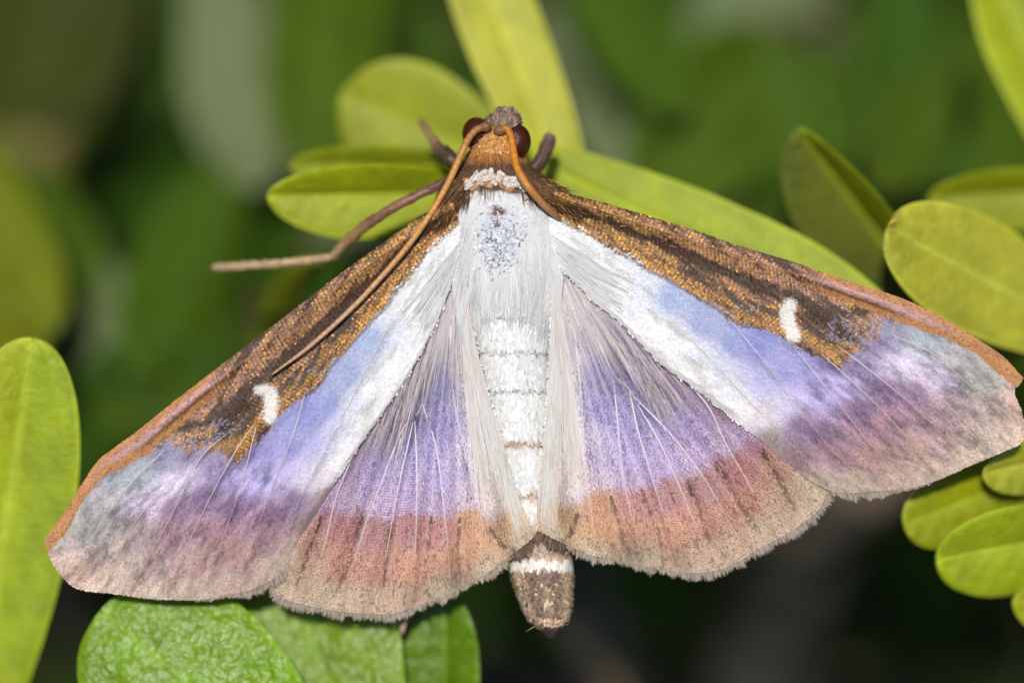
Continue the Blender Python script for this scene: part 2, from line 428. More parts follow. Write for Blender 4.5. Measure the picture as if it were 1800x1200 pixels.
    ws = smooth(17, 6, d + 4 * (rnd[..., 2] - 0.5) + 3 * n2)
    c = c * (1 - ws[..., None]) + lin([222, 216, 210]) * ws[..., None]
    met = met * (1 - ws)
    # dark line where the brown field ends
    d2, _ = seg_dist(x, y, BROWN_LOW[:13])
    ln = smooth(4.5, 1.5, d2 + 2 * n2) * 0.6
    c = c * (1 - ln[..., None]) + lin([92, 62, 38]) * ln[..., None]
    return np.clip(c, 0.004, 0.92), np.clip(met, 0, 1)

BAND = [(940, 876), (964, 878), (1007, 882), (1056, 863), (1122, 855), (1175, 844), (1229, 824), (1256, 813), (1313, 782), (1340, 770), (1460, 740)]
DARKST = [[(1072, 872), (1085, 910), (1098, 965)], [(1128, 858), (1148, 910), (1166, 965)], [(1256, 812), (1275, 842), (1300, 885), (1330, 930)], [(1212, 850), (1230, 900), (1246, 950)], [(1015, 905), (1005, 935), (985, 950)], [(1340, 790), (1372, 850), (1400, 900)]]

def hind_color(x, y, rnd):
    c = idw(x, y, HWC)
    db = below(x, y, BAND) + 15 * fbm(x / 17, y / 40, 51)
    # keep the border's edge crisp
    brd = [(p[0], p[1], p[2], p[3], p[4]) for p in HWC if p[1] > np.interp(p[0], np.array(BAND)[:, 0], np.array(BAND)[:, 1])]
    ins = [(p[0], p[1], p[2], p[3], p[4]) for p in HWC if p[1] <= np.interp(p[0], np.array(BAND)[:, 0], np.array(BAND)[:, 1])]
    k = smooth(-13, 13, db + 10 * (rnd[..., 1] - 0.5))
    c = idw(x, y, ins, sat=.70) * (1 - k[..., None]) + idw(x, y, brd, sat=.88) * np.array([1.16, 1.12, 1.02]) * k[..., None]
    th = np.arctan2(y - 440, x - 985); r = np.hypot(x - 985, y - 440)
    mot = fbm(th * 38, r / 60, 55); fine = fbm(th * 95, r / 11, 58, 2)
    c = c * (1 + 0.16 * mot[..., None] + 0.14 * fine[..., None])
    # black speckle
    sp = (fine + 0.5 * mot > np.where(k > 0.5, 0.42, 0.48)) & (rnd[..., 0] < 0.75) & (x > 1020)
    c = np.where(sp[..., None], c * 0.55, c)
    for P in DARKST:
        d, pr = seg_dist(x, y, P)
        m = smooth(9, 2, d + 6 * fine + 2) * (0.9 - 0.3 * pr)
        m = m * (rnd[..., 2] < 0.8)
        c = c * (1 - m[..., None]) + lin([72, 50, 38]) * m[..., None]
    for (qx, qy, s_, a_) in [(1105, 972, 30, 0.5), (1185, 985, 26, 0.35), (1000, 895, 22, 0.3), (1150, 690, 34, 0.5), (1090, 625, 26, 0.45), (1270, 700, 30, 0.3)]:
        m = a_ * np.exp(-((x - qx) ** 2 + (y - qy) ** 2) / s_ ** 2) * (0.6 + 0.8 * (fine > 0))
        c = c * (1 - m[..., None]) + lin([70, 62, 66]) * m[..., None]
    return np.clip(c, 0.004, 0.9), np.zeros(x.shape)

VEIN_FR = [[(1279, 557), (1313, 598), (1350, 644), (1390, 700), (1450, 776), (1514, 842)], [(1392, 606), (1410, 628), (1470, 704), (1530, 780), (1586, 838)], [(1440, 618), (1478, 652), (1550, 720), (1606, 784), (1638, 826)],
           [(1470, 606), (1510, 636), (1590, 700), (1650, 756), (1690, 802)], [(1540, 618), (1590, 652), (1650, 696), (1698, 744), (1738, 786)], [(1560, 585), (1638, 620), (1690, 664), (1750, 720), (1775, 745)],
           [(1177, 566), (1233, 615), (1275, 660), (1348, 738), (1402, 792), (1452, 846)], [(1000, 352), (1150, 402), (1300, 450), (1450, 498), (1560, 535)]]
VEIN_FL = [[(542, 667), (517, 758), (475, 865), (452, 930), (428, 1000)], [(470, 715), (454, 738), (425, 850), (396, 933), (362, 1030)], [(450, 740), (417, 788), (371, 871), (321, 975), (294, 1040)],
           [(400, 760), (350, 808), (300, 908), (233, 1032)], [(330, 810), (283, 867), (238, 917), (186, 1024)], [(290, 790), (229, 850), (175, 925), (136, 1012)],
           [(690, 560), (640, 660), (567, 800), (525, 883), (500, 962)], [(760, 390), (650, 465), (500, 578), (380, 672), (290, 740)]]
VEIN_HR = [[(1015, 500), (1041, 568), (1076, 652), (1106, 683), (1118, 706)], [(1076, 652), (1083, 713), (1095, 836), (1110, 905), (1129, 982)], [(1106, 683), (1122, 759), (1152, 859), (1191, 984)],
           [(1118, 706), (1160, 778), (1198, 863), (1252, 988)], [(1114, 696), (1179, 763), (1233, 832), (1275, 905), (1309, 966)], [(1180, 640), (1244, 713), (1275, 778), (1317, 851), (1363, 934)],
           [(985, 500), (991, 564), (991, 713), (978, 930)], [(1000, 500), (1020, 675), (1030, 828), (1048, 960)]]
VEIN_HL = [[(782, 490), (754, 608), (742, 708), (729, 733)], [(729, 733), (708, 754), (671, 846), (633, 950), (606, 1060)], [(727, 738), (700, 858), (679, 975), (665, 1062)], [(729, 733), (733, 850), (729, 1000), (724, 1050)],
           [(742, 708), (767, 788), (779, 883), (788, 975), (792, 1030)], [(790, 500), (796, 683), (821, 808), (846, 908), (868, 985)], [(650, 740), (596, 858), (571, 954), (540, 1045)], [(815, 500), (840, 690), (880, 850), (915, 940)]]

def wing_z(kind, U, V, x=None, y=None, veins=None):
    if kind == 'fore':
        z = 0.05 + 0.30 * np.exp(-((V - 0.06) / 0.10) ** 2) * (1 - 0.5 * U) - 0.18 * V - 0.55 * smooth(0.75, 1.0, U) * 0.6
        z = z + 0.045 * np.sin(V * 34 + 2 * U) * smooth(0.25, 0.6, U)
        z = z + 0.25 * (1 - smooth(0.0, 0.12, U))
    else:
        z = -0.42 + 0.10 * np.sin(V * 42) * smooth(0.05, 0.4, U) + 0.48 * smooth(0.72, 0.98, V)
        z = z - 0.35 * smooth(0.85, 1.0, U) * (1 - smooth(0.6, 0.9, V)) + 0.15 * (1 - smooth(0, 0.15, U))
    return z

def build_wing(side, kind, P, Pref, cfun, veins, label):
    nU, nV = (190, 110) if kind == 'fore' else (170, 120)
    U, V = np.meshgrid(np.linspace(0, 1, nU), np.linspace(0, 1, nV), indexing='ij')
    A = coons(P['costa'], P['outer'], P['trail'], P['base'], U, V)
    R = coons(Pref['costa'], Pref['outer'], Pref['trail'], Pref['base'], U, V)
    Z = wing_z(kind, U, V)
    for vp in veins:                       # a raised fold along each vein
        d, _ = seg_dist(A[..., 0], A[..., 1], polyline(vp, 24))
        Z = Z + 0.05 * np.exp(-(d / 6.0) ** 2)
    k = (D - Z) / D / PX
    T = np.stack([(A[..., 0] - 900) * k, (600 - A[..., 1]) * k, Z], -1)
    c, mt = cfun(R[..., 0], R[..., 1], rng.random(U.shape + (4,)))
    under = 0.75 if kind == 'fore' else 0.5
    C = np.concatenate([c * under + 0.012, np.zeros(U.shape + (1,))], -1).reshape(-1, 4)
    if kind == 'fore': C[:, :3] = np.where(c.reshape(-1, 3).min(1)[:, None] > 0.45, c.reshape(-1, 3) * 0.9, C[:, :3])
    flip = (side == 'R')
    Fc = grid_faces(nU, nV, 0, flip)
    # underside, coarser, closed to the rim
    st = 5
    iu = np.unique(np.r_[np.arange(0, nU, st), nU - 1]); iv = np.unique(np.r_[np.arange(0, nV, st), nV - 1])
    B = T[np.ix_(iu, iv)].copy(); edge = np.minimum(np.minimum(U, 1 - U), np.minimum(V, 1 - V))[np.ix_(iu, iv)]
    B[..., 2] -= 0.05 * smooth(0, 0.03, edge) + 0.035
    Fb = grid_faces(len(iu), len(iv), nU * nV, not flip)
    Cb = np.tile(np.array([[0.48, 0.45, 0.42, 0]]), (B.shape[0] * B.shape[1], 1))
    w_ = mk('forewing' if kind == 'fore' else 'hindwing', np.vstack([T.reshape(-1, 3), B.reshape(-1, 3)]), np.vstack([Fc, Fb]), M_wing, moth, MB, np.vstack([C, Cb]))
    w_['label'] = label
    # ---- scales: real overlapping flakes in rows
    L = np.linalg.norm(np.diff(polyline(P['costa'], 200), axis=0), axis=1).sum()
    Lt = np.linalg.norm(np.diff(polyline(P['trail'], 200), axis=0), axis=1).sum()
    sp_u = 3.1 if kind == 'fore' else 4.1; sp_v = 2.7
    nrow = int(0.5 * (L + Lt) / sp_u)
    us, vs = [], []
    for q in range(nrow):
        u = (q + 0.5) / nrow
        i = min(int(u * (nU - 1)), nU - 1)
        ln = np.linalg.norm(np.diff(A[i], axis=0), axis=1).sum()
        m = max(3, int(ln / sp_v))
        # equal spacing by length across the wing
        s_ = np.r_[0, np.cumsum(np.linalg.norm(np.diff(A[i], axis=0), axis=1))]; 
        vv = np.interp((np.arange(m) + rng.random() + 0.18 * rng.standard_normal(m)) / m * s_[-1], s_, V[i])
        us.append(np.full(m, u) + rng.standard_normal(m) * 0.07 / nrow); vs.append(vv)
    us = np.clip(np.concatenate(us), 0.002, 0.998); vs = np.clip(np.concatenate(vs), 0.003, 0.997)
    gi = us * (nU - 1); gj = vs * (nV - 1)
    i0 = np.minimum(gi.astype(int), nU - 2); j0 = np.minimum(gj.astype(int), nV - 2); fi = (gi - i0)[:, None]; fj = (gj - j0)[:, None]
    sam = lambda G: (G[i0, j0] * (1 - fi) + G[i0 + 1, j0] * fi) * (1 - fj) + (G[i0, j0 + 1] * (1 - fi) + G[i0 + 1, j0 + 1] * fi) * fj
    Pc = sam(T); Rc = sam(R)
    du = T[i0 + 1, j0] - T[i0, j0]; dv = T[i0, j0 + 1] - T[i0, j0]
    du /= np.linalg.norm(du, axis=1)[:, None]; 
    nn = np.cross(du, dv); nn *= np.sign(nn[:, 2:3]); nn /= np.linalg.norm(nn, axis=1)[:, None]
    m = len(us); rnd = rng.random((m, 4))
    cs, ms_ = cfun(Rc[:, 0], Rc[:, 1], rnd)
    cs = cs * (1 + 0.07 * rng.standard_normal((m, 1)))
    if kind == 'hind': cs = cs * 1.15
    rowi = np.floor(us * nrow)
    brownish = (cs[:, 0] > 1.25 * cs[:, 2]) & (Rc[:, 1] < 700) & (Rc[:, 0] < 1450)
    if kind == 'fore': cs = np.where(brownish[:, None], cs * np.where(rowi % 2 == 0, 1.22, .76)[:, None], cs)  # alternate rows toned up and down, painting light on the scale ridges
    white = cs.min(1) > 0.5
    a = rng.standard_normal(m) * np.where(white, 0.35, 0.10)
    sd = np.cross(nn, du)
    d1 = du * np.cos(a)[:, None] + sd * np.sin(a)[:, None]; s1 = np.cross(nn, d1)
    ln = (4.4 if kind == 'fore' else 4.1) / PX * (0.85 + 0.35 * rng.random(m)) * np.where(white, 1.5, 1)
    wd = (3.3 if kind == 'fore' else 3.1) / PX * (0.85 + 0.25 * rng.random(m))
    lift = 0.018 + 0.010 * rng.random(m) + np.where(white, 0.02 * rng.random(m), 0)
    roll = rng.standard_normal(m) * 0.0045
    b0 = Pc + nn * 0.006; tip = Pc + d1 * ln[:, None] + nn * lift[:, None]
    hw = (s1 * wd[:, None] * 0.5); rl = nn * roll[:, None]
    keep = np.ones(m, bool)
    Vv = np.stack([b0 - hw * 0.6, b0 + hw * 0.6, b0 + (tip - b0) * 0.72 + hw + rl, tip + hw * 0.45 + rl * .5, tip - hw * 0.45 - rl * .5, b0 + (tip - b0) * 0.72 - hw - rl], 1)[keep]
    Cc = np.concatenate([np.clip(cs, 0.004, 0.92), ms_[:, None]], 1)[keep]
    nk = len(Vv)
    Fq = (np.arange(nk)[:, None] * 6 + np.arange(6)[None, :])
    if not True: Fq = Fq[:, ::-1]
    so_ = mk('wing_scales', Vv.reshape(-1, 3), Fq, M_scale, w_, MB, np.repeat(Cc, 6, axis=0), smooth_sh=False)
    so_['kind'] = 'stuff'
    # ---- veins
    from_flat = A.reshape(-1, 2); Tz = T.reshape(-1, 3)[:, 2]
    for q, vp in enumerate(veins):
        pts = polyline(vp, 28)
        zz = []
        for p in pts:
            kk = np.argmin((from_flat[:, 0] - p[0]) ** 2 + (from_flat[:, 1] - p[1]) ** 2); zz.append(Tz[kk])
        zz = np.convolve(np.pad(zz, 2, 'edge'), np.ones(5) / 5, 'valid')
        P3 = np.array([at(p[0], p[1], z + (0.014 if kind == 'fore' else .008)) for p, z in zip(pts, zz)])
        r0 = (0.028 if kind == 'fore' else 0.040) * (1.5 if (kind == 'hind' and q == 0) else 1.0)
        r = np.linspace(r0, r0 * 0.4, 28) * np.clip(.25 + np.linspace(0, 5, 28), 0, 1)
        Vt, Ft = tube(P3, r, 6, 1.0)
        tt = np.repeat(np.linspace(0, 1, 28), 6)[:, None]
        if kind == 'fore':
            c0, c1 = (lin([214, 206, 204]), lin([188, 150, 92])) if q < 6 else ((lin([190, 180, 150]), lin([190, 165, 140])) if q == 6 else (lin([110, 72, 40]), lin([180, 120, 62])))
        else:
            c0, c1 = lin([236, 230, 236]), lin([196, 166, 150])
        mk('vein', Vt, Ft, M_vein, w_, MB, np.hstack([c0 * (1 - tt) + c1 * tt, np.zeros((len(Vt), 1))]))
    # ---- fringe of hair-scales along the outer margin
    no = 900 if kind == 'hind' else 700
    s_ = np.sort(rng.random(no * 2)); vi = s_ * (nV - 1); j0 = np.minimum(vi.astype(int), nV - 2); fj = (vi - j0)[:, None]
    root = T[-1, j0] * (1 - fj) + T[-1, j0 + 1] * fj; inn = T[-7, j0] * (1 - fj) + T[-7, j0 + 1] * fj
    tg = T[-1, j0 + 1] - T[-1, j0]; tg /= np.linalg.norm(tg, axis=1)[:, None]
    out = np.cross(tg, [0, 0, 1]); out *= np.sign((out * (root - inn)).sum(1))[:, None]; out[:, 2] = 0
    radial = root - inn; radial[:, 2] = 0; radial /= np.linalg.norm(radial, axis=1)[:, None] + 1e-9
    dr = out * 0.6 + radial * 0.4 + rng.standard_normal((no * 2, 3)) * 0.10; dr[:, 2] -= 0.25
    dr /= np.linalg.norm(dr, axis=1)[:, None]
    if kind == 'hind': lenp = 7 + 12 * rng.random(no * 2) ** 1.5 + 13 * smooth(0.88, 1.0, s_)
    else: lenp = (12 * smooth(0.55, 0.85, s_) + 6 * rng.random(no * 2)) * smooth(.3, .62, s_ + .15 * (rng.random(no * 2) - .5))
    clump = 1 + 0.35 * vnoise(s_ * 60, s_ * 0, 71)
    ln = lenp * clump / PX
    rt = root - dr * 0.06; sd = np.cross(dr, [0, 0, 1]); sd /= np.linalg.norm(sd, axis=1)[:, None]
    wd = 0.022 + 0.020 * rng.random(no * 2)
    z_off = np.array([0, 0, 1.0]) * (rng.random(no * 2) * 0.06 - 0.05)[:, None]
    p0 = rt + z_off; p1 = p0 + dr * (ln * 0.75 + 0.03)[:, None]; p2 = p0 + dr * (ln + 0.03)[:, None]
    Vf = np.stack([p0 - sd * wd[:, None] * .5, p0 + sd * wd[:, None] * .5, p1 + sd * wd[:, None] * .6, p2 + sd * wd[:, None] * .1, p2 - sd * wd[:, None] * .1, p1 - sd * wd[:, None] * .6], 1)
    g_ = rng.random((no * 2, 1))
    basec = lin([160, 140, 120]) * (1 - g_) + lin([214, 202, 188]) * g_
    if kind == 'hind': basec = np.where((s_ > 0.9)[:, None], lin([128, 108, 90]) * (0.55 + 1.0 * g_), basec)
    Cf = np.stack([basec * .85, basec * .85, basec, basec * 1.15, basec * 1.15, basec], 1).reshape(-1, 3)
    fr = mk('fringe', Vf.reshape(-1, 3), np.arange(no * 2)[:, None] * 6 + np.arange(6)[None, :], M_hair, w_, MB, np.clip(Cf, 0, .9), smooth_sh=False)
    fr['kind'] = 'stuff'
    return dict(obj=w_, T=T, A=A, U=U, V=V)

W_hr = build_wing('R', 'hind', HW_R, HW_R, hind_color, VEIN_HR, 'violet hindwing with mauve-brown border, under the forewing with the notched tip')
W_hl = build_wing('L', 'hind', HW_L, HW_R, hind_color, VEIN_HL, 'violet hindwing with mauve-brown border, under the forewing crossed by the antenna')
W_fr = build_wing('R', 'fore', FW_R, FW_R, fore_color, VEIN_FR, 'forewing with golden-brown front edge and notched tip')
W_fl = build_wing('L', 'fore', FW_L, FW_R, fore_color, VEIN_FL, 'forewing with golden-brown front edge, crossed by the antenna')

# ---- body: one continuous loft from the palps to the tail
BS = [  # centre x, y (px), half width px, top z, bottom z (mm)
    (890, 196, 6, -0.75, -1.0), (887, 205, 22, -0.50, -1.35), (882, 218, 30, -0.15, -1.75), (874, 236, 38, 0.10, -2.1), (870, 256, 40, 0.22, -2.3), (868, 274, 42, 0.20, -2.4),
    (868, 288, 58, 0.25, -2.6), (870, 302, 82, 0.42, -2.9), (874, 325, 100, 0.55, -3.2), (880, 350, 108, 0.66, -3.5), (886, 390, 110, 0.80, -3.8), (890, 430, 108, 0.82, -3.9), (892, 470, 104, 0.70, -3.8),
    (893, 510, 94, 0.42, -3.5), (895, 545, 82, 0.18, -3.2), (897, 580, 74, 0.06, -3.0), (901, 620, 71, 0.02, -2.9), (907, 680, 67, -0.02, -2.8), (918, 775, 62, -0.10, -2.7), (932, 868, 58, -0.22, -2.6), (946, 960, 55, -0.25, -2.5),
    (951, 1000, 55, -0.22, -2.4), (956, 1035, 47, -0.25, -2.2), (961, 1070, 39, -0.38, -1.9), (965, 1095, 27, -0.52, -1.7), (967, 1112, 15, -0.72, -1.4), (968, 1121, 5, -0.95, -1.1)]
BSA = np.array(BS, float)
SEG = [556, 618, 687, 778, 868, 968, 1088]
nB, nR = 330, 72
ys = np.linspace(196, 1121, nB)
Bi = np.stack([np.interp(ys, BSA[:, 1], BSA[:, k]) for k in range(5)], 1)
ker = np.exp(-np.linspace(-2, 2, 17) ** 2); ker /= ker.sum()
for kx in (0, 2, 3, 4):
    Bi[:, kx] = np.convolve(np.pad(Bi[:, kx], 8, 'edge'), ker, 'valid')
step = np.zeros(nB)                       # each ring of the abdomen overlaps the next one
for q, s_ in enumerate(SEG):
    prev = SEG[q - 1] if q else 500
    ph = (ys - prev) / (s_ - prev)
    step += np.where((ph > 0) & (ph <= 1), ph * 0.085, 0)
ang = np.linspace(0, 2 * math.pi, nR, endpoint=False)

def body_point(y, a, extra=0.0):
    """y px along the body, a angle (0 = right, pi/2 = top) -> mm point"""
    y = np.asarray(y, float); cx = np.interp(y, ys, Bi[:, 0]); hwp = np.interp(y, ys, Bi[:, 2]); zt = np.interp(y, ys, Bi[:, 3]); zb = np.interp(y, ys, Bi[:, 4])
    st = np.interp(y, ys, step) + extra
    zc = (zt + zb) / 2; rz = (zt - zb) / 2 + st; rx = hwp / PX + st
    ca = np.cos(a); sa = np.sin(a)
    z = zc + rz * np.sign(sa) * np.abs(sa) ** 0.9
    k = (D - z) / D
    return np.stack([((cx - 900) / PX + rx * np.sign(ca) * np.abs(ca) ** 0.92) * k, (600 - y) / PX * k, z], -1)

def body_color(y, a, x):
    """linear colour of the body surface at picture coords (x, y)"""
    rndn = fbm(x / 9, y / 9, 90); r2 = fbm(x / 4, y / 4, 93, 2)
    white = lin([218, 218, 216]); brown = lin([92, 66, 46]); tan = lin([190, 132, 76]); dk = lin([62, 44, 32])
    c = np.ones(y.shape + (3,)) * white
    c = c * (1 + 0.06 * rndn[..., None])
    # thorax: dull bluish middle
    g_ = np.exp(-((x - 878) / 40) ** 2 - ((y - 420) / 60) ** 2)[..., None]
    c = c * (1 - .75 * g_) + lin([178, 184, 200]) * .75 * g_
    m = smooth(14, 5, np.hypot((x - 875) / 1.3, y - 373) + 8 * r2)[..., None]
    c = c * (1 - m) + lin([104, 64, 40]) * m
    # head and collar
    edge = 338 + 26 * smooth(30, 110, np.abs(x - 876)) + 10 * rndn
    m = smooth(6, -6, y - edge)[..., None]; c = c * (1 - m) + brown * (1 + .3 * r2[..., None]) * m
    m = (smooth(292, 278, y) * smooth(215, 230, y))[..., None]; c = c * (1 - m) + tan * (1 + .25 * r2[..., None]) * m
    m = smooth(226, 212, y)[..., None]; c = c * (1 - m) + lin([112, 92, 78]) * (1 + .5 * r2[..., None]) * m
    # tail
    ln = np.zeros(y.shape)
    for s_ in SEG[:6]:
        ln = np.maximum(ln, smooth(5, 1.5, np.abs(y - s_ - 1)))
    c = c * (1 - .35 * ln[..., None] * (0.6 + .6 * (r2[..., None] > 0)))
    for s_, k_ in ((781, .8), (872, .9)):
        m = smooth(12, 3, np.abs(y - s_ - 4 * r2))[..., None] * k_; c = c * (1 - m) + lin([186, 158, 130]) * m
    m = smooth(895, 935, y + 12 * rndn)[..., None]; c = c * (1 - m) + lin([176, 150, 128]) * (1 + .35 * r2[..., None]) * m
    m = (smooth(978, 986, y + 3 * r2) * smooth(1004, 997, y + 3 * r2))[..., None]; c = c * (1 - m) + lin([230, 226, 214]) * m
    m = smooth(998, 1005, y + 3 * r2)[..., None]
    side = np.abs(x - np.interp(y, ys, Bi[:, 0])) / np.maximum(np.interp(y, ys, Bi[:, 2]), 4)
    tl = lin([116, 94, 78]) * (1 - smooth(.35, .8, side))[..., None] + lin([176, 152, 124]) * smooth(.35, .8, side)[..., None]
    st_ = np.exp(-((x - 962) / 7) ** 2)[..., None] * smooth(1015, 1030, y)[..., None] * smooth(1075, 1060, y)[..., None]
    tl = tl * (1 - st_ * .7) + lin([168, 142, 104]) * st_ * .7
    c = c * (1 - m) + tl * (1 + .4 * r2[..., None]) * m
    m = smooth(1080, 1086, y + 3 * r2)[..., None]; c = c * (1 - m) + lin([196, 166, 136]) * m
    m = smooth(1096, 1103, y + 4 * r2)[..., None]; c = c * (1 - m) + lin([58, 46, 40]) * m
    return np.clip(c, 0.004, .9)

YB, AB = np.meshgrid(ys, ang, indexing='ij')
VB = body_point(YB, AB)
rough = 0.05 * fbm(YB / 10, AB * 6, 95) * smooth(330, 360, YB) * smooth(560, 520, YB)
VB[..., 2] += rough * np.maximum(np.sin(AB), 0)
pxB = 900 + VB[..., 0] * PX * D / (D - VB[..., 2]); pyB = 600 - VB[..., 1] * PX * D / (D - VB[..., 2])
CB = body_color(pyB, AB, pxB)
FB = []
for i in range(nB - 1):
    for j in range(nR):
        j2 = (j + 1) % nR
        FB.append([i * nR + j, (i + 1) * nR + j, (i + 1) * nR + j2, i * nR + j2])
FB.append([j for j in range(nR)]); FB.append([(nB - 1) * nR + j for j in range(nR)][::-1])
body = mk('body', VB.reshape(-1, 3), FB, M_body, moth, MB, CB.reshape(-1, 3))
body['label'] = 'white furry thorax and ringed white abdomen with a brown tail and brown collar'

# ---- flat scales lying on the body (abdomen, tail, collar, head)
def flakes(name, yy, aa, length, width, lift, colr, parent, spread=0.25, mat=None, back=1.0):
    m = len(yy)
    p = body_point(yy, aa); p2 = body_point(yy + 4, aa); p3 = body_point(yy, aa + 0.03)
    d_ = (p2 - p) * back; d_ /= np.linalg.norm(d_, axis=1)[:, None]
    s_ = p3 - p; s_ -= d_ * (s_ * d_).sum(1)[:, None]; s_ /= np.linalg.norm(s_, axis=1)[:, None] + 1e-9
    n_ = np.cross(d_, s_); cen = p.copy(); cen[:, 2] -= -1.2; n_ *= np.sign(n_[:, 2:3] + 1e-6)
    a = rng.standard_normal(m) * spread
    d1 = d_ * np.cos(a)[:, None] + s_ * np.sin(a)[:, None]; s1 = np.cross(n_, d1)
    b0 = p + n_ * 0.012; ti = p + d1 * length[:, None] + n_ * lift[:, None]
    h = s1 * width[:, None] * .5
    Vv = np.stack([b0 - h * .6, b0 + h * .6, b0 + (ti - b0) * .7 + h, ti + h * .5, ti - h * .5, b0 + (ti - b0) * .7 - h], 1)
    Cc = np.repeat(np.clip(colr, .004, .92), 6, axis=0)
    o = mk(name, Vv.reshape(-1, 3), np.arange(m)[:, None] * 6 + np.arange(6)[None, :], mat or M_scale, parent, MB, Cc, smooth_sh=False)
    o['kind'] = 'stuff'
    return o

m = 5200
yy = 505 + rng.random(m) * 600; aa = rng.random(m) * 3.5 - 0.18
px_ = np.interp(yy, ys, Bi[:, 0]) + np.cos(aa) * np.interp(yy, ys, Bi[:, 2])
cc = body_color(yy + 5, aa, px_) * (1 + .10 * rng.standard_normal((m, 1)) + .12 * fbm(px_ / 5, yy / 30, 97)[:, None])
flakes('body_scales', yy, aa, (7 + 5 * rng.random(m)) / PX * np.where(yy > 1000, 1.0, 1.35), (4.0 + 2 * rng.random(m)) / PX, 0.015 + .04 * rng.random(m), cc, body)
m = 1300
yy = 1002 + rng.random(m) * 88; aa = rng.random(m) * 3.6 - 0.2
px_ = np.interp(yy, ys, Bi[:, 0]) + np.cos(aa) * np.interp(yy, ys, Bi[:, 2])
cc = body_color(yy + 3, aa, px_) * (1 + .30 * rng.standard_normal((m, 1)))
cc = np.where(rng.random((m, 1)) < .05, lin([196, 184, 160]), cc)
flakes('tail_scales', yy, aa, (7 + 6 * rng.random(m)) / PX, (4.5 + 2.5 * rng.random(m)) / PX, .05 + .07 * rng.random(m), cc, body, .22)
# ragged white and tan edge of the collar
m = 260
xx = 824 + rng.random(m) * 92; yy = 300 + rng.random(m) * 12 + 9 * np.abs((xx - 868) / 46) ** 2 + 7 * vnoise(xx / 6, xx * 0, 77); aa = np.arccos(np.clip((xx - np.interp(yy, ys, Bi[:, 0])) / np.interp(yy, ys, Bi[:, 2]), -.98, .98))
flakes('collar_scales', yy, aa, (10 + 5 * rng.random(m)) / PX, (4 + 3 * rng.random(m)) / PX, .10 + .12 * rng.random(m), lin([222, 212, 204]) * (1 + .14 * rng.standard_normal((m, 1))), body, .18)
m = 150
xx = 818 + rng.random(m) * 98; yy = 312 + rng.random(m) * 7 + 8 * np.abs((xx - 868) / 46) ** 2 + 9 * vnoise(xx / 6, xx * 0, 78); aa = np.arccos(np.clip((xx - np.interp(yy, ys, Bi[:, 0])) / np.interp(yy, ys, Bi[:, 2]), -.98, .98))
flakes('collar_scales', yy, aa, (9 + 6 * rng.random(m)) / PX, (6 + 4 * rng.random(m)) / PX, .07 + .04 * rng.random(m), lin([176, 136, 104]) * (1 + .25 * rng.standard_normal((m, 1))), body, .25)
m = 420
yy = 199 + rng.random(m) * 26; aa = rng.random(m) * 3.3 - .1
flakes('palp_scales', yy, aa, (8 + 7 * rng.random(m)) / PX, (3.5 + 2 * rng.random(m)) / PX, .10 + .10 * rng.random(m), lin([128, 106, 90]) * (1 + .35 * rng.standard_normal((m, 1))), body, .5, back=-1.0)
m = 420
yy = 232 + rng.random(m) * 30; aa = rng.random(m) * 2.6 + .25
flakes('head_scales', yy, aa, (8 + 6 * rng.random(m)) / PX, (3.5 + 3 * rng.random(m)) / PX, .05 + .08 * rng.random(m), lin([206, 150, 88]) * (1 + .18 * rng.standard_normal((m, 1))), body, .4)
# crystalline crumbs of the rubbed middle of the thorax
m = 620
xx = 878 + rng.standard_normal(m) * 20; yy = 425 + rng.standard_normal(m) * 26; aa = np.arccos(np.clip((xx - np.interp(yy, ys, Bi[:, 0])) / np.interp(yy, ys, Bi[:, 2]), -.98, .98))
g_ = rng.random((m, 1))
flakes('rubbed_scales', yy, aa, (2.5 + 3.5 * rng.random(m)) / PX, (2 + 2 * rng.random(m)) / PX, .04 + .12 * rng.random(m), np.where(g_ < .16, lin([150, 146, 152]), np.where((g_ < .5) & (vnoise(xx / 9, yy / 9, 83)[:, None] > .45), lin([104, 84, 80]), lin([226, 230, 236]))) * (1 + .1 * rng.standard_normal((m, 1))), body, 1.5)

# ---- hair
def strands(name, root, vel, length, rad, colr, parent, bend=None, segs=4, wob=0.05, lift=None):
    m = len(root); P = [root]; d_ = vel / np.linalg.norm(vel, axis=1)[:, None]
    w1 = rng.standard_normal((m, 3)) * wob
    for k in range(segs):
        dd = d_ + w1 * (k + 1) / segs * 2
        if bend is not None: dd = dd + bend * ((k + 1) / segs)
        dd /= np.linalg.norm(dd, axis=1)[:, None]
        P.append(P[-1] + dd * (length / segs)[:, None])
    P = np.stack(P, 1); n1 = segs + 1
    tn = np.gradient(P, axis=1); tn /= np.linalg.norm(tn, axis=2)[..., None] + 1e-9
    sx = np.cross(tn, np.array([0, 0, 1.0])); sx /= np.linalg.norm(sx, axis=2)[..., None] + 1e-9
    up = np.cross(sx, tn)
    tp = np.linspace(1, .25, n1)[None, :, None] * rad[:, None, None]
    ring = np.stack([P + sx * tp, P + up * tp * .3, P - sx * tp], 2)      # m, n1, 3, 3
    base_i = (np.arange(m) * n1 * 3)[:, None, None]
    F = []
    for k in range(segs):
        for j in range(2):
            j2 = (j + 1) % 3
            F.append(np.stack([k * 3 + j, (k + 1) * 3 + j, (k + 1) * 3 + j2, k * 3 + j2]))
    F = (np.array(F)[None] + base_i).reshape(-1, 4)
    Cc = np.repeat(np.clip(colr, .004, .92), n1 * 3, axis=0)
    o = mk(name, ring.reshape(-1, 3), F, M_hair, parent, MB, Cc, smooth_sh=False)
    o['kind'] = 'stuff'
    return o

def at_arr(x, y, z):
    k = (D - z) / D / PX
    return np.stack([(x - 900) * k, (600 - y) * k, z], -1)

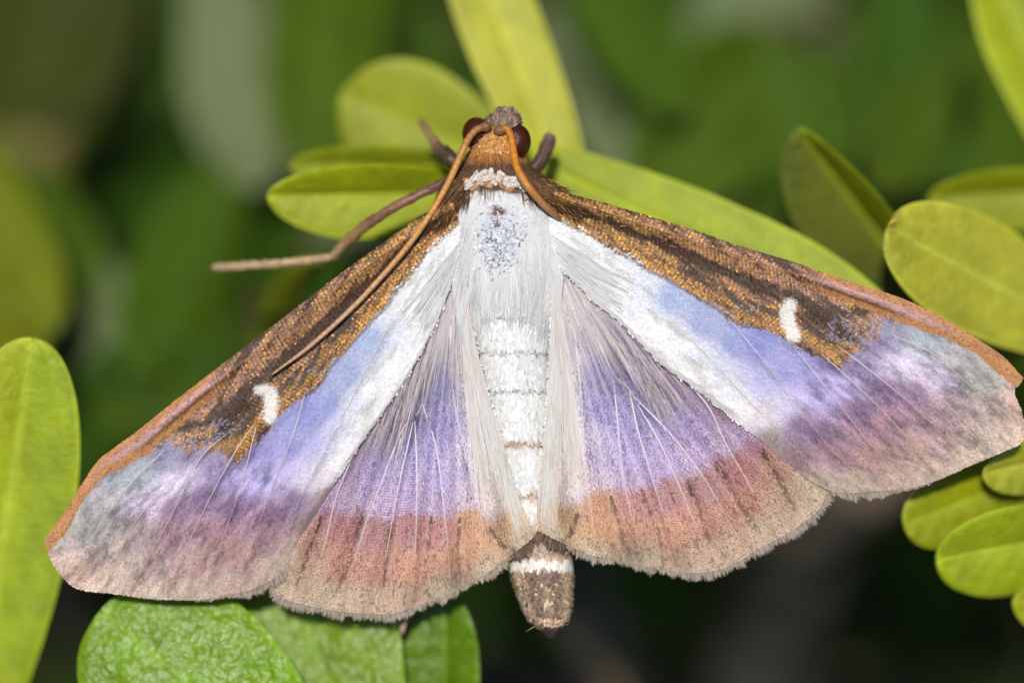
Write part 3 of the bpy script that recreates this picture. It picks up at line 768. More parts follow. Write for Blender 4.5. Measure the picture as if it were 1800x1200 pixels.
def body_top(x, y):
    cx = np.interp(y, ys, Bi[:, 0]); hwp = np.interp(y, ys, Bi[:, 2])
    ca = np.clip((x - cx) / hwp, -.985, .985); a = np.arccos(ca)
    return body_point(y, a)

# white fur of the thorax, streaming back and parting round the middle
m = 4200
xx = 888 + (rng.random(m) * 2 - 1) * 104; yy = 342 + 165 * rng.random(m)
off = (xx - 884) / 104
ok = ~((np.hypot((xx - 877) / 38, (yy - 412) / 62) < 1) | (yy < 346 + 26 * np.abs(off)))
xx, yy, off = xx[ok], yy[ok], off[ok]; m = len(xx)
root = body_top(xx, yy); vel = np.stack([0.15 * np.sign(off) * (np.abs(off) - .45), -np.ones(m), 0.10 - .1 * np.abs(off)], -1) + rng.standard_normal((m, 3)) * .05
vel[:, 0] += .30 * vnoise(xx / 11, yy / 40, 81); vel[:, 2] += .12 * vnoise(xx / 9, yy / 22, 82)
ln_ = (30 + 42 * rng.random(m)) / PX * (1 + .7 * np.abs(off) * smooth(400, 480, yy))
g_ = rng.random((m, 1)); cc = (lin([230, 230, 230]) * (1 - g_) + lin([251, 250, 247]) * g_) * (1 + .10 * vnoise(xx / 5, yy / 60, 88)[:, None])  # tone varies by lock, painting shade between the hair locks
strands('thorax_fur', root, vel, ln_, .010 + .010 * rng.random(m), cc, body, bend=np.tile([0, 0, -.28], (m, 1)))
# longer tufts hanging over the first rings of the abdomen
for (x0, x1, y0, y1, sx_, nn_) in ((790, 838, 440, 520, .16, 750), (938, 990, 440, 520, -.14, 750), (830, 950, 470, 520, 0.0, 600)):
    m = nn_
    xx = x0 + (x1 - x0) * rng.random(m); yy = y0 + (y1 - y0) * rng.random(m)
    root = body_top(xx, yy); root[:, 2] = np.maximum(root[:, 2], 0.1)
    vel = np.stack([np.full(m, sx_), -np.ones(m), np.full(m, -.12)], -1) + rng.standard_normal((m, 3)) * .05
    g_ = rng.random((m, 1)); cc = lin([232, 233, 234]) * (1 - g_) + lin([240, 240, 238]) * g_
    strands('abdomen_tuft', root, vel, (50 + 60 * rng.random(m)) / PX * (0.55 if sx_ == 0 else 1), .010 + .009 * rng.random(m), cc, body, bend=np.tile([0, 0, -.10], (m, 1)))
# brown and orange fur of neck and shoulders
m = 1500
xx = 870 + (rng.random(m) * 2 - 1) * 56; yy = 258 + 34 * rng.random(m)
off = (xx - 869) / 56; root = body_top(xx, yy)
vel = np.stack([.75 * off, -np.ones(m), .25 + 0 * off], -1) + rng.standard_normal((m, 3)) * .12
t_m = smooth(266, 288, yy + 8 * rng.standard_normal(m))[:, None]
cc = (lin([206, 146, 82]) * (1 - t_m) + lin([96, 70, 50]) * t_m) * (1 + .2 * rng.standard_normal((m, 1)))
strands('neck_fur', root, vel, (14 + 14 * rng.random(m)) / PX, .010 + .008 * rng.random(m), cc, body, bend=np.tile([0, 0, -.3], (m, 1)))
m = 2600
xx = 872 + (rng.random(m) * 2 - 1) * 100; yy = 288 + 66 * rng.random(m); off = (xx - 872) / 100
ok = (yy < 300 + 8 * rng.random(m)) | (np.abs(off) > .42) | ((yy > 324) & (yy < 332)); ok &= (yy > 286 + 26 * np.abs(off) ** 1.5)
xx, yy, off = xx[ok], yy[ok], off[ok]; m = len(xx); root = body_top(xx, yy)
vel = np.stack([.55 * off, -np.ones(m), .1 + 0 * off], -1) + rng.standard_normal((m, 3)) * .12
cc = lin([100, 74, 54]) * (1 + .35 * rng.standard_normal((m, 1)))
cc = np.where((rng.random((m, 1)) < .12), lin([186, 140, 88]), cc)
strands('shoulder_fur', root, vel, (16 + 16 * rng.random(m)) / PX, .010 + .009 * rng.random(m), cc, body, bend=np.tile([0, 0, -.2], (m, 1)))

# shoulder lobes (tegulae) reaching from the collar to the wing roots
for P, lab in (([(812, 318), (795, 345), (782, 372), (772, 392)], 'L'), ([(935, 318), (962, 335), (985, 352), (1008, 372)], 'R')):
    pts = polyline(P, 14); P3 = np.array([at(p[0], p[1], 0.12 + .12 * math.sin(k / 13 * math.pi)) for k, p in enumerate(pts)])
    r = np.array([.45 + .35 * math.sin(min(1, k / 13 * 1.15) * math.pi) ** .7 for k in range(14)]) * .52
    Vt, Ft = tube(P3, r, 14, .8); cc = lin([96, 68, 46]) * (1 + .25 * fbm(Vt[:, 0] * 5, Vt[:, 1] * 5, 120)[:, None])
    tg = mk('shoulder_lobe', Vt, Ft, M_body, moth, MB, cc)
    m = 1300; kk = rng.integers(0, 13, m); a = rng.random(m) * math.pi * 1.1 - .15
    rt = Vt[rng.integers(0, len(Vt), m)]; rt = rt + np.array([0, 0, .02])
    dx = P3[-1] - P3[0]; vel = np.tile(dx / np.linalg.norm(dx), (m, 1)) + rng.standard_normal((m, 3)) * .22; 
    g_ = rng.random((m, 1)); cc = np.where(g_ < .2, lin([206, 146, 70]), lin([92, 64, 42])) * (1 + .25 * rng.standard_normal((m, 1)))
    strands('shoulder_lobe_fur', rt, vel, (10 + 16 * rng.random(m)) / PX, .012 + .012 * rng.random(m), cc, tg, bend=np.tile([0, 0, -.15], (m, 1)))

# long pale hair on the hindwings: along the inner margin and over the base
def wing_hair(W, n_, v0, v1, u0, u1, l0, l1, ca, cb, name, z=0.04, swerve=0.0):
    T = W['T']; nU, nV = T.shape[:2]
    u = u0 + (u1 - u0) * rng.random(n_); v = v0 + (v1 - v0) * rng.random(n_); v = v + 0.01 * np.round(v * 40) % 0.01
    L = (l0 + (l1 - l0) * rng.random(n_)) / PX
    segs = 6; P = []
    ulen = np.linalg.norm(np.diff(T[:, nV // 2], axis=0), axis=1).sum()
    wob = rng.standard_normal(n_) * .010
    for k in range(segs + 1):
        uu = np.clip(u + L / ulen * k / segs, 0, .97); vv = np.clip(v + (wob + swerve) * k / segs, 0.004, .996)
        i = uu * (nU - 1); j = vv * (nV - 1); i0 = np.minimum(i.astype(int), nU - 2); j0 = np.minimum(j.astype(int), nV - 2); a = (i - i0)[:, None]; b = (j - j0)[:, None]
        p = (T[i0, j0] * (1 - a) + T[i0 + 1, j0] * a) * (1 - b) + (T[i0, j0 + 1] * (1 - a) + T[i0 + 1, j0 + 1] * a) * b
        p = p + np.array([0, 0, 1.0]) * (z + .09 * math.sin(math.pi * k / segs))
        P.append(p)
    P = np.stack(P, 1); n1 = segs + 1; rad = .007 + .008 * rng.random(n_)
    tn = np.gradient(P, axis=1); tn /= np.linalg.norm(tn, axis=2)[..., None] + 1e-9
    sx = np.cross(tn, np.array([0, 0, 1.0])); sx /= np.linalg.norm(sx, axis=2)[..., None] + 1e-9; up = np.cross(sx, tn)
    tp = np.linspace(1, .3, n1)[None, :, None] * rad[:, None, None]
    ring = np.stack([P + sx * tp, P + up * tp * .3, P - sx * tp], 2)
    F = np.array([[k * 3 + j, (k + 1) * 3 + j, (k + 1) * 3 + (j + 1) % 3, k * 3 + (j + 1) % 3] for k in range(segs) for j in range(2)])
    F = (F[None] + (np.arange(n_) * n1 * 3)[:, None, None]).reshape(-1, 4)
    g_ = rng.random((n_, 1)); cc = (lin(ca) * (1 - g_) + lin(cb) * g_) * (1 + .14 * rng.standard_normal((n_, 1)))
    o = mk(name, ring.reshape(-1, 3), F, M_hair, W['obj'], MB, np.repeat(np.clip(cc, 0, .92), n1 * 3, axis=0), smooth_sh=False); o['kind'] = 'stuff'

for W in (W_hl, W_hr):
    wing_hair(W, 700, .80, .998, .0, .55, 90, 230, (232, 220, 212), (250, 248, 244), 'inner_margin_hair')
    wing_hair(W, 420, .93, .998, .4, .75, 80, 190, (232, 224, 214), (250, 248, 244), 'inner_margin_hair')
    wing_hair(W, 220, .30, .80, .0, .20, 70, 190, (222, 212, 214), (232, 226, 224), 'wing_base_hair')
    wing_hair(W, 260, .08, .32, .04, .50, 40, 110, (222, 206, 210), (226, 216, 214), 'wing_base_hair', swerve=.03)
# loose white hair at the forewing roots
for W in (W_fl, W_fr):
    wing_hair(W, 420, .955, .998, .0, .60, 25, 60, (226, 222, 216), (248, 246, 242), 'trailing_edge_hair', z=.03)
    wing_hair(W, 500, .55, .985, .0, .13, 25, 90, (232, 233, 234), (248, 248, 246), 'wing_root_fur', z=.06)

# ---- eyes
def ellipsoid(c, r, n=28, mm=40):
    th = np.linspace(0, math.pi, n); ph = np.linspace(0, 2 * math.pi, mm)
    T_, P_ = np.meshgrid(th, ph, indexing='ij')
    V_ = np.stack([c[0] + r[0] * np.sin(T_) * np.cos(P_), c[1] + r[1] * np.sin(T_) * np.sin(P_), c[2] + r[2] * np.cos(T_)], -1)
    return V_.reshape(-1, 3), grid_faces(n, mm)
for (ex, ey, rx, ry, lab) in ((907, 249, .62, .74, 'R'), (838, 235, .60, .68, 'L')):
    Ve, Fe = ellipsoid(at(ex, ey, -.65), (rx, ry, .70))
    mk('eye', Ve, Fe, M_eye, moth, MB)

# ---- antennae
def antenna(pts, zs, r, cols, lab):
    P = polyline(pts, 120); z = np.interp(np.linspace(0, 1, 120), np.linspace(0, 1, len(zs)), zs)
    P3 = at_arr(P[:, 0], P[:, 1], z)
    rr = np.interp(np.linspace(0, 1, 120), np.linspace(0, 1, len(r)), r) * (1 + .07 * np.sin(np.arange(120) * math.pi))
    Vt, Ft = tube(P3, rr, 10)
    tt = np.linspace(0, 1, 120); C_ = np.stack([np.interp(tt, np.linspace(0, 1, len(cols)), lin(cols)[:, k]) for k in range(3)], 1)
    C_ = C_ * (1 + .12 * np.where(np.arange(120) % 2, 1, -1))[:, None]
    o = mk('antenna', Vt, Ft, M_chitin, moth, MB, np.repeat(C_, 10, axis=0)); o['label'] = lab
    # knob at the root
    Vk, Fk = ellipsoid(at(pts[0][0], pts[0][1], zs[0]), (.26, .21, .2), 12, 16)
    mk('antenna_root', Vk, Fk, M_chitin, o, MB, np.tile(lin([122, 86, 48]), (len(Vk), 1)))
antenna([(853, 223), (838, 228), (824, 243), (812, 268), (800, 295), (786, 325), (762, 367), (730, 415), (685, 470), (620, 540), (545, 608), (478, 658)], [.25, .45, .55, .6, .6, .55, .5, .48, .46, .44, .42],
        [.15, .145, .13, .12, .11, .10, .09, .05], [(140, 96, 50), (190, 128, 56), (198, 136, 64), (196, 140, 76), (196, 146, 96), (190, 150, 116), (186, 146, 112), (170, 130, 96)], 'long antenna lying back along the brown wing edge')
antenna([(878, 230), (890, 226), (898, 240), (903, 268), (908, 292), (920, 316), (938, 340), (958, 362), (982, 384)], [.25, .45, .8, 1.2, 1.5, 1.5, 1.2, .8, .25],
        [.16, .15, .15, .15, .15, .14, .12], [(150, 96, 36), (204, 128, 38), (206, 130, 40), (198, 132, 56), (182, 128, 76), (140, 98, 60)], 'short bent antenna ending in the shoulder fur')

# ---- legs
def leg(pts, zs, r, cols, lab=None):
    n_ = 60
    P = polyline(pts, n_); z = np.interp(np.linspace(0, 1, n_), np.linspace(0, 1, len(zs)), zs)
    rr = np.interp(np.linspace(0, 1, n_), np.linspace(0, 1, len(r)), r)
    Vt, Ft = tube(at_arr(P[:, 0], P[:, 1], z), rr, 12)
    tt = np.linspace(0, 1, n_); C_ = np.stack([np.interp(tt, np.linspace(0, 1, len(cols)), lin(cols)[:, k]) for k in range(3)], 1)
    o = mk('leg', Vt, Ft, M_chitin, moth, MB, np.repeat(C_, 12, axis=0))
    m = 260; k = rng.integers(2, n_ - 3, m); a = rng.random(m) * 2 * math.pi
    c3 = at_arr(P[:, 0], P[:, 1], z); dr = c3[k + 1] - c3[k]; dr /= np.linalg.norm(dr, axis=1)[:, None]
    rt = Vt.reshape(n_, 12, 3)[k, (a / 2 / math.pi * 12).astype(int) % 12]
    g_ = rng.random((m, 1))
    strands('leg_scales', rt, dr + rng.standard_normal((m, 3)) * .12, (8 + 6 * rng.random(m)) / PX, .022 + .012 * rng.random(m), C_[k] * (.7 + .9 * g_), o, segs=2)
    if lab: o['label'] = lab
    return o
leg([(800, 312), (770, 326), (730, 345), (690, 366), (650, 392), (615, 420), (592, 442), (581, 455)], [-1.2, -1.1, -1.0, -1.1, -1.3, -1.6, -1.9, -2.0], [.17, .18, .18, .19, .20, .21, .20, .17],
    [(96, 70, 60), (122, 86, 74), (142, 98, 80), (120, 90, 68), (146, 118, 76), (150, 122, 80)], 'upper half of the outstretched leg')
leg([(583, 452), (560, 455), (520, 460), (470, 464), (430, 467), (375, 470)], [-2.0, -2.0, -2.2, -2.6, -3.0, -3.6], [.17, .15, .155, .15, .16, .13], [(168, 142, 104), (190, 164, 124), (184, 160, 122), (180, 156, 120)], 'thin pale foot of the outstretched leg')
leg([(820, 300), (797, 284), (783, 272), (772, 262), (768, 256), (757, 240), (747, 225), (740, 213)], [-1.2, -1.3, -1.4, -1.6, -1.8, -2.3, -2.8, -3.2], [.20, .26, .34, .30, .17, .15, .15, .10], [(70, 52, 40), (78, 58, 42), (70, 52, 38), (150, 120, 92), (156, 128, 98), (140, 112, 84)], 'small front leg with a dark knee beside the orange head')
leg([(925, 310), (945, 290), (955, 272), (962, 256), (967, 240)], [-1.4, -1.4, -1.5, -1.7, -2.0], [.24, .26, .27, .28, .24], [(66, 48, 38), (84, 62, 50), (98, 74, 62), (126, 100, 90)], 'stout dark front leg beside the large eye')
leg([(880, 560), (800, 800), (735, 1000), (714, 1078), (706, 1112)], [-2.2, -1.9, -1.6, -1.5, -2.2], [.2, .2, .19, .18, .12], [(150, 120, 100), (176, 142, 124), (176, 142, 124)], 'hind foot showing under the wing fringe')
leg([(900, 560), (980, 760), (1010, 880), (1020, 930)], [-2.2, -2.0, -1.8, -2.4], [.2, .2, .18, .12], [(150, 120, 100), (176, 142, 124), (176, 142, 124)])

# a few stray bristles on the wing edge and tail
rt = np.array([at(1135, 388, .3), at(1090, 398, .35), at(1178, 432, .3), at(1305, 430, .3), at(1380, 452, .3), at(940, 1100, -.7), at(975, 1098, -.8), at(998, 1070, -.6)])
vl = np.array([(1, .3, .3), (1, .1, .3), (1, -.2, .3), (.3, 1, .3), (.2, 1, .3), (-1, -.6, 0), (1, .1, 0), (1, -.2, 0)], float)
o = strands('bristle', rt, vl, np.array([12, 14, 12, 10, 9, 18, 26, 10]) / PX, np.full(8, .014), np.tile(lin([206, 190, 160]), (8, 1)), body)

# ================================================================== LEAVES
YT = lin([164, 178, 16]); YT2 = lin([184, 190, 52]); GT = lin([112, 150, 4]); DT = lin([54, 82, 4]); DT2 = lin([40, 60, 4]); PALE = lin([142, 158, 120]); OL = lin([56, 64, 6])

def leaf_mesh(base, tip, hw, roll=0.0, fold=0.12, curl=0.0, droop=0.0, th=0.26, colr=YT, under=None, nt_=44, ns=27, notch=0.0, rim=1.35, shape=0.55, brown_tip=False, half=None, margin=0.0):
    """one thick leaf blade; returns V, F, C and the midrib line"""
    base = np.asarray(base, float); tip = np.asarray(tip, float)
    ax = tip - base; Ln = np.linalg.norm(ax); ax = ax / Ln
    zz = np.array([0, 0, 1.0]); n0 = zz - ax * ax.dot(zz); n0 /= np.linalg.norm(n0)
    s0 = np.cross(ax, n0); c_, s_ = math.cos(roll), math.sin(roll)
    nr = n0 * c_ + s0 * s_; sd = s0 * c_ - n0 * s_
    # denser rows towards the two ends, where the outline turns
    t = 0.5 - 0.5 * np.cos(np.linspace(0, math.pi, nt_)); s = np.sin(np.linspace(-math.pi / 2, math.pi / 2, ns))
    x = 2 * t - 1
    wd = hw * np.maximum(1 - np.abs(x) ** 2.5, 0) ** shape * (0.72 + 0.28 * smooth(0, .75, t)) 
    wd = np.maximum(wd, hw * .02)
    Tt, Ss = np.meshgrid(t, s, indexing='ij'); Wd = wd[:, None] * np.ones_like(Ss)
    along = Tt * Ln - notch * Ln * np.exp(-(Ss / .16) ** 2) * smooth(.8, 1, Tt)
    # width wave, small irregularity
    irr = 1 + .018 * fbm(Tt * 7 + base[0], Ss * 0 + np.sign(Ss), 140)
    h = fold * np.abs(Ss) * Wd + curl * Ln * (4 * (Tt - .5) ** 2 - 1) * .25 + droop * Ln * Tt ** 2 - 0.05 * hw * np.abs(Ss) ** 6 * 1.2
    h = h - .10 * np.exp(-(Ss * Wd / .22) ** 2) * smooth(0, .08, Tt) * smooth(1, .85, Tt)           # groove of the midrib
    ph = (Tt * Ln * 2.0 - np.abs(Ss) * Wd * 1.5)                                                   # side veins
    h = h + .028 * np.sin(ph * 3.2 + 2 * np.sign(Ss)) * smooth(.03, .25, np.abs(Ss)) * smooth(1, .75, np.abs(Ss))
    h = h + .05 * fbm(Tt * 5 + base[1], Ss * 3 + base[0], 143)
    top = base + ax * along[..., None] + sd * (Ss * Wd * irr)[..., None] + nr * h[..., None]
    bot = top - nr * (th * np.sqrt(np.clip(1 - Ss ** 6, 0.0, 1)) * np.clip(np.sin(np.clip(Tt, .004, .996) * math.pi) * 6, .05, 1))[..., None]
    n_ = nt_ * ns
    V_ = np.vstack([top.reshape(-1, 3), bot.reshape(-1, 3)])
    F_ = [grid_faces(nt_, ns, 0, True), grid_faces(nt_, ns, n_, False)]
    i = np.arange(nt_ - 1)
    for j, fl in ((0, False), (ns - 1, True)):
        q = np.stack([i * ns + j, (i + 1) * ns + j, (i + 1) * ns + j + n_, i * ns + j + n_], 1); F_.append(q[:, ::-1] if fl else q)
    jj = np.arange(ns - 1)
    q = np.stack([jj, jj + 1, jj + 1 + n_, jj + n_], 1); F_.append(q[:, ::-1])
    q = np.stack([jj, jj + 1, jj + 1 + n_, jj + n_], 1) + (nt_ - 1) * ns; q[:, 2:] += 0; F_.append(q)
    F_ = np.vstack(F_)
    C_ = np.ones(Tt.shape + (3,)) * colr
    vein = .5 + .5 * np.sin(ph * 3.2 + 2 * np.sign(Ss))
    C_ = C_ * (1 + .10 * (vein - .5)[..., None] * smooth(.05, .2, np.abs(Ss))[..., None])
    C_ = C_ * (1 + .16 * fbm(Tt * 6 + base[0] * 3, Ss * 4 + base[1], 147)[..., None])
    ed = smooth(.90, .99, np.abs(Ss)); ed = np.maximum(ed, smooth(.97, 1, Tt))
    C_ = C_ * (1 - ed[..., None]) + np.minimum(colr * rim + .015, .6) * ed[..., None]
    mid = np.exp(-(Ss * Wd / .16) ** 2)[..., None]; C_ = C_ * (1 - .35 * mid) + np.minimum(colr * 1.5 + .03, .7) * .35 * mid
    if half is not None:  # tones one half in colour, as light falls across a folded blade
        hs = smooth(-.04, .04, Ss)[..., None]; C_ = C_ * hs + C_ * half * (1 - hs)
    if brown_tip:
        bt = smooth(.965, .992, Tt)[..., None] * smooth(.5, 1.0, .7 + .5 * fbm(Tt * 30, Ss * 6, 150))[..., None]; C_ = C_ * (1 - bt) + lin([140, 96, 40]) * bt
    und = colr * .8 + .02 if under is None else under
    Cb = np.ones(Tt.shape + (3,)) * und
    mids = top[:, ns // 2] + nr * .02
    return V_, F_, np.clip(np.vstack([C_.reshape(-1, 3), Cb.reshape(-1, 3)]), .002, .8), mids

def sprig(name, label, node, root, leaves, group, mat=M_leaf, stem_r=.75):
    """near sprig: leaves is a list of dicts in picture coordinates"""
    node = np.asarray(node, float)
    e = empty(name, node, label, 'sprig', group)
    V_, F_ = [], []; cnt = 0
    pts = polyline([node + (node - np.asarray(root)) * .03, node * .6 + np.asarray(root) * .4 + np.array([1.5, -1, 0]), np.asarray(root, float)], 24)
    v, f = tube(pts, np.linspace(stem_r * .7, stem_r * 1.4, 24), 10); V_.append(v); F_ += f; cnt += len(v)
    for L in leaves:
        b = at(*L['base']); 
        dirb = at(*L['tip']) - b
        ps = polyline([b + dirb * .04, b - dirb * .03, (b - dirb * .05) * .5 + node * .5 + np.array([0, 0, -.4]), node + (np.asarray(root) - node) * L.get('down', .02)], 14)
        v, f = tube(ps, np.linspace(.30, .55, 14), 8, off=cnt); V_.append(v); F_ += f; cnt += len(v)
    V_ = np.vstack(V_); C_ = lin([112, 116, 44]) * np.ones((len(V_), 1)) * (1 + .2 * fbm(V_[:, 0], V_[:, 1] + V_[:, 2], 160)[:, None])
    mk('stem', V_, F_, M_bark, e, node, C_)
    for L in leaves:
        hw = L['hw'] / PX * (D - L['tip'][2]) / D
        v, f, c, mids = leaf_mesh(at(*L['base']), at(*L['tip']), hw, math.radians(L.get('roll', 0)), L.get('fold', .12), L.get('curl', 0), L.get('droop', 0), colr=L.get('col', YT), under=L.get('under'), notch=L.get('notch', .0), brown_tip=L.get('brown', False), half=L.get('half'), shape=L.get('shape', .55), rim=L.get('rim', 1.35))
        o = mk('leaf', v, f, L.get('mat', mat), e, node, c)
        if L.get('rib', True):
            k = mids[3:-3]; vt, ft = tube(k, np.linspace(.11, .04, len(k)), 6, .6)
            mk('midrib', vt, ft, L.get('mat', mat), o, node, np.tile(np.minimum(L.get('col', YT) * 1.45 + .03, .7), (len(vt), 1)))
    return e

G = 'box sprigs of the hedge'
sprig('box_sprig', 'sprig whose broad pale leaf is touched by the plain forewing tip', at(-60, 1420, -9), (-30, -30, -120), [
    dict(base=(-50, 1330, -5.5), tip=(58, 594, -1.5), hw=122, roll=6, fold=.20, col=YT * .95, half=np.array([1.35, 1.25, 2.2]), notch=.012, shape=.45),  # lighter half paints the brighter side of the fold
    dict(base=(-140, 1380, -8), tip=(-420, 900, -3), hw=130, roll=-20, col=YT)], G)
sprig('box_sprig', 'glossy blistered sprig of three leaves below the hindwing fringe', at(590, 1420, -10), (-2, -32, -120), [
    dict(base=(560, 1400, -.9), tip=(176, 1072, -2.0), hw=172, roll=5, fold=-.05, curl=-.14, col=GT, mat=M_leaf_gloss, notch=.03, shape=.42),
    dict(base=(628, 1400, -2.6), tip=(500, 985, -4.2), hw=165, roll=-4, fold=.10, col=GT * .9, mat=M_leaf_gloss, shape=.42),
    dict(base=(770, 1400, -5.0), tip=(785, 1042, -3.6), hw=78, roll=-18, fold=.35, col=GT * .72, mat=M_leaf_gloss, shape=.5)], G)
sprig('box_sprig', 'bright yellow-green sprig behind the moth head that carries its weight', at(895, 345, -7.5), (3, -8, -120), [
    dict(base=(905, 335, -5.5), tip=(470, 346, -3.4), hw=74, roll=-24, fold=.42, col=YT * .95, curl=-.08, notch=.0, under=YT * .5),
    dict(base=(900, 300, -7.0), tip=(510, 292, -6.0), hw=52, roll=-30, fold=.3, col=YT * .8, under=YT * .5),
    dict(base=(905, 300, -8.5), tip=(600, 165, -8.5), hw=115, roll=-10, fold=.1, col=YT * .85),
    dict(base=(1035, 430, -6.5), tip=(792, -170, -8.0), hw=76, roll=10, fold=.12, col=YT2),
    dict(base=(895, 262, -5.2), tip=(1600, 604, -2.8), hw=92, roll=8, fold=-.12, col=YT, curl=-.04)], G)
sprig('box_sprig', 'sprig with a brown-tipped oval leaf beside the notched forewing tip', at(1990, 560, -9), (28, -6, -120), [
    dict(base=(1960, 610, -6), tip=(1561, 398, -1.6), hw=108, roll=10, fold=.06, curl=.08, col=YT2 * .85, brown=True, notch=.012, shape=.45),
    dict(base=(1700, 620, -9), tip=(1400, 226, -4.6), hw=96, roll=-38, fold=.72, col=YT * .75, half=np.array([.42, .42, .5]), rim=1.3, under=DT, down=.08),  # half darkened in colour beside the fold's lit strip
    dict(base=(1990, 330, -8), tip=(1632, 350, -6.8), hw=66, roll=-30, fold=.4, col=YT * .8),
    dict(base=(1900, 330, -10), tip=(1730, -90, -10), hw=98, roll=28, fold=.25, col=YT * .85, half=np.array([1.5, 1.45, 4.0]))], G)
sprig('box_sprig', 'sprig of overlapping light leaves under the lower edge of the notched forewing', at(1960, 920, -8), (30, -14, -120), [
    dict(base=(1910, 800, -5.5), tip=(1590, 925, -2.6), hw=82, roll=-14, fold=.05, col=YT * .8, shape=.45, mat=M_leaf),
    dict(base=(1930, 790, -4.5), tip=(1728, 835, -1.9), hw=52, roll=-20, fold=.2, col=YT2 * .85),
    dict(base=(1990, 925, -4.2), tip=(1646, 985, -2.4), hw=92, roll=-26, fold=.18, col=YT * 1.0, notch=.02, shape=.46),
    dict(base=(1980, 1130, -5), tip=(1782, 1052, -2.8), hw=46, roll=0, fold=.1, col=YT)], G)

# ---- deeper foliage
def low_leaf(Ln, hw, fold, curl, colr, under, seed):
    r0 = np.random.default_rng(seed)
    return leaf_mesh((0, 0, 0), (0, Ln, 0), hw, 0, fold, curl, 0, colr=colr, under=under, nt_=18, ns=11)

class LeafKind:
    def __init__(s, colr, under, mat):
        s.me = []
        for q in range(3):
            v, f, c, _ = low_leaf(15 + q, 4.0 + .35 * q, (.12, .25, -.08)[q], (.08, -.1, .12)[q], colr, under, q)
            o = mk('leaf', v, f, mat, None, (0, 0, 0), c); s.me.append(o.data); bpy.data.objects.remove(o)
    def put(s, parent, base_rel, dirv, nrm, size=(1, 1, 1), q=None):
        q = random.randrange(3) if q is None else q
        o = bpy.data.objects.new('leaf', s.me[q]); col.objects.link(o); o.parent = parent
        y = Vector(dirv).normalized(); z = Vector(nrm); z = (z - y * z.dot(y)).normalized(); x = y.cross(z)
        o.matrix_local = Matrix.Translation(Vector(base_rel) * S) @ Matrix((x, y, z)).transposed().to_4x4() @ Matrix.Diagonal((*size, 1))
        return o

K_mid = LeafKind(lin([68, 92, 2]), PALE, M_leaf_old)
K_dark = LeafKind(DT, PALE * .8, M_leaf_old)  # mature greens, colour also darkened to stand in for shade deep in the hedge
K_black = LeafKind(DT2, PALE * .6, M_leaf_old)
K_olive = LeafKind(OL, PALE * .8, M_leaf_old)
K_sheen = LeafKind(lin([108, 122, 82]), DT, M_leaf_old)  # pale upper face paints the sky sheen reflected off glossy leaves
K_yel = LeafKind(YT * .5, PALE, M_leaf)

def stem_only(e, node, root, r=.8):
    pts = polyline([node, node * .5 + root * .5 + np.array([2, 3, 0]), root], 16)
    v, f = tube(pts, np.linspace(r * .6, r * 1.5, 16), 8)
    mk('stem', v, f, M_bark, e, node, lin([104, 92, 52]) * np.ones((len(v), 1)))

